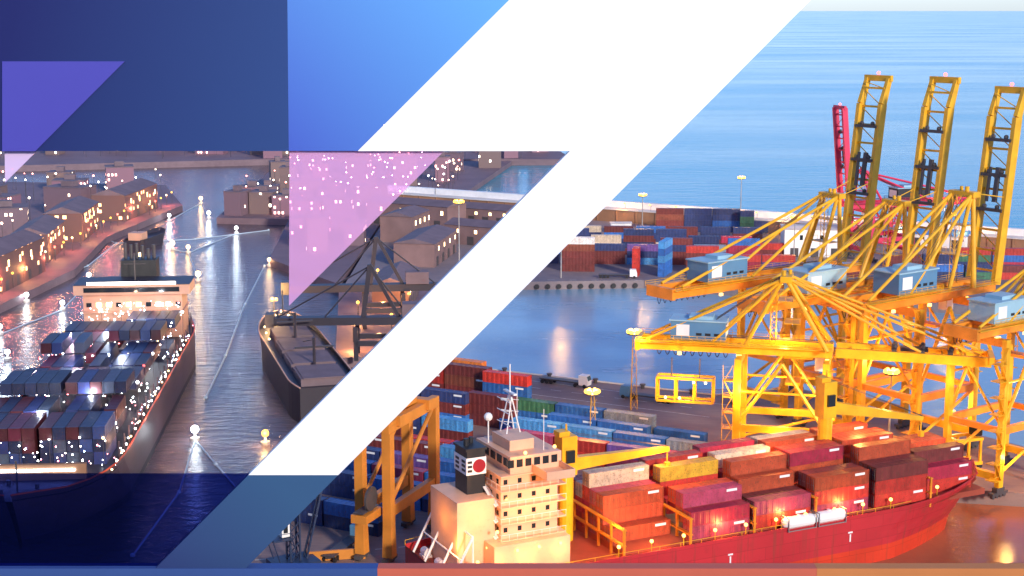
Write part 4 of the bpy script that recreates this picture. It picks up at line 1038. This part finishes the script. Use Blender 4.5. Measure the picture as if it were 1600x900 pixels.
def dock_crane(label, x, y, rz, h, reach, back):
    t = thing('dock_crane', label, 'crane', (x,y,3), rz, 'dark cranes on the dim dock')
    for sx in (-6,6):
        for sy in (-5,5): MB().beam((sx,sy,0),(sx,sy,h),1.2,1.2).build('leg', M['hulldark'], t)
    for sy in (-5,5): MB().box(-6,6,sy-.6,sy+.6,h*.45,h*.45+1.4).build('portal_beam', M['hulldark'], t)
    MB().box(-back,reach,-1.8,1.8,h,h+2.2).build('boom', M['hulldark'], t)
    MB().box(reach-1,reach+1.4,-2.2,2.2,h-.4,h+3.4).build('boom_tip', M['steel'], t)
    MB().beam((4,0,h+2),(2,0,h+17),1.3).beam((-6,0,h+2),(2,0,h+17),1.0).build('mast', M['hulldark'], t)
    b = MB()
    for f in (.5,.95): b.tube((2,0,h+16.6),(reach*f,0,h+2),.25,6)
    b.tube((2,0,h+16.6),(-back*.9,0,h+2),.25,6); b.build('stay', M['hulldark'], t)
    MB().box(-14,-7,-2.6,2.6,h+2.3,h+6).build('machinery_house', M['roof'], t)
    for k in range(5): MB().ball((-6+k*5,-2.3,h-.4),.3,7,5).build('floodlight', M['sodiumsoft'] if k%2 else M['red'], t)
    light((0,-8,h*.6), 2600, (1,.38,.12), .5, t); light((8,-7,h*.25), 2000, (1,.42,.14), .5, t)
    return t
dock_crane('dark dock crane whose level boom reaches over the moored ship bow, farther one',-40,470,rad(186),11,30,18)
dock_crane('dark dock crane with a low boom across the moored ship, nearer one',-38,426,rad(183),9.5,30,10)
for i,(x,y,a,l,w_,h_,lab) in enumerate([(-34,600,80,40,16,9,'broad grey roofed shed left of the tall warm lamp mast'),(-10,640,-30,34,15,8,'low shed with skewed roof behind the tall warm lamp mast'),(-44,700,-30,44,16,10,'long dusky shed below the breakwater wall'),(-12,706,-30,30,14,7,'short dusky shed nearest the white slab and breakwater'),(-46,655,75,24,14,11,'tall narrow shed on the eastern harbour shore')]):
    shed('dock_warehouse',lab,(x,y,3),rad(a),l,w_,h_,M['warehouse'],M['roof'],'sheds behind the dim dock',1.6,4,lit=M['warm'])
sodl = [(-47,445),(-48,470),(-48,500),(-47,530),(-36,450),(-33,485),(-34,520)]
for k,(x,y) in enumerate(sodl):
    t = thing('dock_lamp', f'small amber dock lamp behind the moored ship, {ORD[k]} along the dim dock', 'lamp', (x,y,3), 0, 'amber lamps on the dim dock')
    MB().tube((0,0,0),(0,0,7),.15,6).build('pole', M['steel'], t); MB().ball((0,0,7.3),.5,8,5).build('lamp_head', M['sodium'], t)
    light((-1.2,0,7), 1500, (1,.48,.14), .5, t)
shed('dock_warehouse','amber lit dock warehouse behind the farther dark crane',(-39,508,3),rad(88),34,12,9,M['warehouse'],M['roof'],pitch=2,doors=5,lit=M['warm'])

t = thing('added_lamp_post', 'added post with strong amber lamp for the golden water streak off dark ship bow', 'added lamp', (-72.5,459,0))  # post and lamp added to throw the golden streak on the water
MB().tube((0,0,-2),(0,0,3),1.2,12).tube((0,0,3),(0,0,13),.25,8).build('post', M['steel'], t)
for a in range(3): MB().ball((.8*math.cos(a*2.1),.8*math.sin(a*2.1),13.3),.5,8,5).build('lamp_head', M['sodium'], t)
light((0,-1,14.2), 9000, (1,.55,.16), .9, t)
# ------------------------------------------------------------------ western dock and far shore
wl = facade('lit_warehouse_wall', (.14,.07,.06), (1,.45,.18), 3.2, 3.0, .28, 3)
cityf = [facade('city_wall_mauve', (.16,.10,.12), (1,.70,.46), 2.1, 2.7, .13, 4), facade('city_wall_brown', (.17,.11,.10), (1,.80,.60), 2.3, 2.9, .11, 4), facade('city_wall_rose', (.22,.11,.14), (1,.45,.38), 1.9, 2.6, .16, 4)]
wd = [(-186,492,90,40,14,12,'orange lit dock warehouse nearest the frame edge on the western dock'),(-184,548,88,46,15,13,'long orange warehouse in the middle of the western dock'),(-190,610,97,40,14,11,'dim orange warehouse before the dark moored barge'),(-192,665,95,40,16,12,'far warehouse with red roof lamps on the western dock'),(-186,735,86,50,16,12,'tall windowed warehouse at the peninsula end')]
for x,y,a,l,w,h,lab in wd:
    shed('dock_warehouse',lab,(x,y,3),rad(a),l,w,h,wl,M['roof'],'warehouses on the western dock',2.5,4,lit=M['warm'])
k = 0
for i in range(26):
    y = 474+i*12.2
    x = (-178.5 if y < 504 else -173.5-(3 if y < 575 else 6 if y < 720 else 0))
    t = thing('dock_lamp', f'small dock lamp on the western quay edge, {ORD[i]} from the frame edge' if i < 20 else f'small dock lamp on the peninsula quay, {ORD[i-20]} past the last warehouse', 'lamp', (x,y,3), 0, 'lamps on the western quay edge')
    MB().tube((0,0,0),(0,0,5.2),.12,6).build('pole', M['steel'], t); MB().ball((0,0,5.4),.42,8,5).build('lamp_head', M['red'] if i%4==2 else M['sodium' if i%3 else 'warm'], t)
    if i % 2 == 0: light((1.2,0,5), 1700, (1,.42,.14) if i%4 else (1,.2,.12), .5, t)
# moored barge by the western dock
bg = thing('barge', 'small dark barge lying beside the western warehouses', 'boat', (-160,640,0), rad(80))
build_hull(bg, hull_shape(30,9,3.2,sheer=1.4), -1, (M['hulldark'],)*4, .6)
MB().box(3,9,-3,3,3.2,7).build('wheelhouse', M['tan'], bg); MB().tube((6,0,7),(6,0,11),.1,5).build('mast', M['steel'], bg)
def block(x, y, w, d, h, f, lab, grp, z=3):
    t = thing('city_building', lab, 'building', (x,y,z), R.uniform(-.3,.3), grp)
    MB().box(-w/2,w/2,-d/2,d/2,0,h).build('wall', cityf[f], t)
    MB().box(-w/2-.2,w/2+.2,-d/2-.2,d/2+.2,h+.01,h+.5).box(-w/6,w/6,-d/6,d/6,h+.5,h+3).build('roof', M['roof'], t)
# buildings on the eastern harbour shore (behind the pier)
places = [(-132,735),(-120,740),(-108,735),(-122,765),(-102,760),(-134,790),(-88,745),(-80,620),(-86,650),(-78,690),(-66,720),(-92,690),(-66,640),(-118,810),(-95,800),(-72,790),(-130,850),(-108,860),(-84,850),(-60,860),(-40,880),(-118,910),(-92,920),(-66,930),(-36,940),(-14,960)]
for i,(x,y) in enumerate(places):
    rowz = 'front' if y < 745 else 'middle' if y < 830 else 'back'
    block(x, y, R.uniform(8,15), R.uniform(8,12), R.uniform(6,17), i%3, f'low dusky harbour building with lit windows, {rowz} rank, number {i+1} counted from the channel' if False else f'dusky lit harbour block, {R.choice(["squat","plain","flat roofed","boxy"])}, {ORD[i%20]} counted inland from the channel corner{", pink lit side" if i>=20 else ""}', 'city blocks on the eastern harbour shore')
wsp = [(-222,520),(-246,548),(-218,566),(-262,600),(-226,612),(-250,650),(-222,668),(-280,690),(-240,705),(-214,740),(-262,760),(-228,790),(-290,800),(-246,835),(-214,835)]
for i,(x,y) in enumerate(wsp):
    block(x, y, R.uniform(12,22), R.uniform(10,16), R.uniform(6,13), i%3, f'dark dock block with few lit windows, {ORD[i]} inland along the western shore', 'dock blocks on the western shore')
spots = []
while len(spots) < 42:
    x = R.uniform(-400,22); y = R.uniform(1012,1190)
    if all((x-a)**2+(y-c)**2 > 17**2 for a,c in spots): spots.append((x,y))
spots.sort()
for i,(x,y) in enumerate(spots):
    block(x, y, R.uniform(9,20), R.uniform(9,14), R.uniform(7,24), i%3, f'distant lit city block, place {i+1} from the frame edge along the far shore', 'city blocks on the far shore', 4)
# scattered street lamps over the far shore: too many and too small to count one by one
cl = MB(); lit_faces = []
for i in range(420):
    q = R.random()
    if q < .45: x, y, z = R.uniform(-430,20), R.uniform(1003,1180), 4
    elif q < .75: x, y, z = R.uniform(-138,-30), R.uniform(730,990), 3
    else: x, y, z = R.uniform(-330,-190), R.uniform(520,850), 3
    h = R.uniform(6,14); cl.tube((x,y,z),(x,y,z+h),.1,4); f0 = len(cl.f); cl.ball((x,y,z+h+.3),R.uniform(.22,.5),8,5); lit_faces += range(f0, len(cl.f))
m2, nt, bs = nodes('far_lamp_glow'); gi = nt.nodes.new('ShaderNodeNewGeometry'); cr = nt.nodes.new('ShaderNodeValToRGB'); cr.color_ramp.interpolation = 'CONSTANT'
cr.color_ramp.elements[0].color = (1,.8,.6,1); cr.color_ramp.elements[1].position = .78; cr.color_ramp.elements[1].color = (1,.2,.15,1)
e = cr.color_ramp.elements.new(.4); e.color = (1,.62,.4,1); e = cr.color_ramp.elements.new(.6); e.color = (.95,.95,1,1)
nt.links.new(gi.outputs['Random Per Island'], cr.inputs[0]); nt.links.new(cr.outputs[0], bs.inputs['Emission Color']); bs.inputs['Emission Strength'].default_value = 8
clo = cl.build('city_lights', M['steel']); clo.data.materials.append(m2)
for i in lit_faces: clo.data.polygons[i].material_index = 1
tag(clo, 'myriad tiny street lights scattered over the dusky far shore', 'lights', None, 'stuff')

# ------------------------------------------------------------------ network dots and lines of the overlay, added as floating lamps and ropes
bu = [(-74.7,350,1.5,'cool','large white network node right of the dusk ship bow'),(-57.6,346.7,1.4,'sodium','amber network node near the white overlay edge'),(-117.4,566,1.7,'warm','pale network node just beyond the bridge wing'),
 (-192,700,1.8,'cool','white network node off the western warehouses'),(-164.9,733,1.3,'cool','white network node at the channel bend, western one'),(-163,800,1.6,'warm','warm network node farthest up the channel'),(-135,633,1.4,'warm','warm network node behind the funnel, eastern one'),
 (-143.7,643,1.6,'warm','warm network node behind the funnel, middle one'),(-150,612,1.5,'warm','warm network node behind the funnel, western one'),(-147.6,742,1.4,'cool','white network node before the harbour point'),(-168.5,524,1.3,'cool','white network node near the western quay, outer one'),(-160,470,1.2,'cool','white light buoy left of the dusk ship stern'),(-146,434,1.1,'cool','white light buoy left of the dusk ship, nearer one'),(-152,510,1.2,'cool','white light buoy outside the dusk ship bridge wing'),(-158,565,1.3,'cool','white light buoy level with the dark funnel, west of it'),(-137,403,1.0,'cool','white light buoy at the frame edge beside the containers'),(-96,600,1.3,'warm','warm light buoy beside the eastern shore wall'),(-125,690,1.3,'cool','white light buoy at the mouth of the eastern harbour bend')]
for x,y,r,mm,lab in bu:
    t = thing('network_node', lab, 'node', (x,y,0), 0, 'lit network nodes over the channel')
    MB().tube((0,0,-.5),(0,0,.8),1.1,12).tube((0,0,.8),(0,0,2.0),.5,8,.2).build('node_base', M['node'], t)
    MB().ball((0,0,2.0+r*.5),r*.62,12,8).build('lamp', M[mm], t)
    light((0,-1.8,3.2), 500 if mm != 'sodium' else 1200, (.8,.92,1) if mm == 'cool' else (1,.6,.25), .6, t)
fl = [([(-74.7,350),(-70,310),(-70.5,272)],'pale network line running from the large white node towards the near quay'),([(-74.7,350),(-66,330),(-58,312)],'pale network line from the large white node to the slate overlay slab'),
      ([(-98,600),(-92,520),(-84,440),(-80,390)],'long pale network line down the middle of the channel'),([(-190,690),(-172,660),(-140,672),(-112,700)],'pale network line across the channel bend'),([(-172,660),(-168,600),(-176,560)],'pale network line along the western dock'),([(-158,565),(-152,510),(-160,470)],'pale network line between the nodes west of the dark funnel'),([(-164.9,733),(-163,800),(-147.6,742)],'pale network line looped round the far warm buoy'),([(-143.7,643),(-135,633),(-117.4,566)],'pale network line joining the warm nodes behind the funnel'),([(-125,690),(-135,633)],'short pale network line towards the eastern harbour bend')]
for pts, lab in fl:
    b = MB().poly([(x,y,.12) for x,y in pts],.22,6)
    for x,y in pts: b.ball((x,y,.2),.5,8,5)
    tag(b.build('network_line', M['line_paint']), lab, 'line', 'network lines over the channel')

# ------------------------------------------------------------------ sky, sun, camera
SUN_EL, SUN_AZ = rad(20), rad(152)      # azimuth clockwise from +Y: behind the camera, to the right
w = bpy.data.worlds.new('World'); scene.world = w; w.use_nodes = True; nt = w.node_tree
sky = nt.nodes.new('ShaderNodeTexSky'); sky.sky_type = 'NISHITA'; sky.sun_disc = False
sky.sun_elevation = SUN_EL; sky.sun_rotation = SUN_AZ; sky.altitude = 100; sky.air_density = 1.0; sky.dust_density = .4; sky.ozone_density = 4
bg_ = nt.nodes['Background']; tn = nt.nodes.new('ShaderNodeMix'); tn.data_type = 'RGBA'; tn.blend_type = 'MULTIPLY'; tn.inputs['Factor'].default_value = 1
tn.inputs['B'].default_value = (.80,.88,1.2,1); nt.links.new(sky.outputs[0], tn.inputs['A']); nt.links.new(tn.outputs['Result'], bg_.inputs['Color']); bg_.inputs['Strength'].default_value = .10
sl = bpy.data.lights.new('sun', 'SUN'); sl.energy = 1.9; sl.angle = rad(6); sl.color = (1,.92,.82)
so_ = bpy.data.objects.new('sun', sl); COL.objects.link(so_)
dirv = Vector((math.sin(SUN_AZ)*math.cos(SUN_EL), math.cos(SUN_AZ)*math.cos(SUN_EL), math.sin(SUN_EL)))
so_.rotation_euler = dirv.to_track_quat('Z','Y').to_euler()
cam = bpy.data.cameras.new('camera'); cam.lens = 54; cam.sensor_width = 36; cam.clip_end = 200000; cam.clip_start = 1
co = bpy.data.objects.new('camera', cam); COL.objects.link(co); co.location = (0,0,100)
co.rotation_euler = (rad(90)-math.atan(435/2400), 0, 0); scene.camera = co
scene.view_settings.view_transform = 'Standard'; scene.view_settings.look = 'None'; scene.view_settings.exposure = 1.1; scene.view_settings.gamma = 1
scene.render.engine = 'CYCLES'; scene.cycles.use_denoising = True; scene.cycles.max_bounces = 6; scene.cycles.transparent_max_bounces = 8
scene.cycles.sample_clamp_indirect = 6
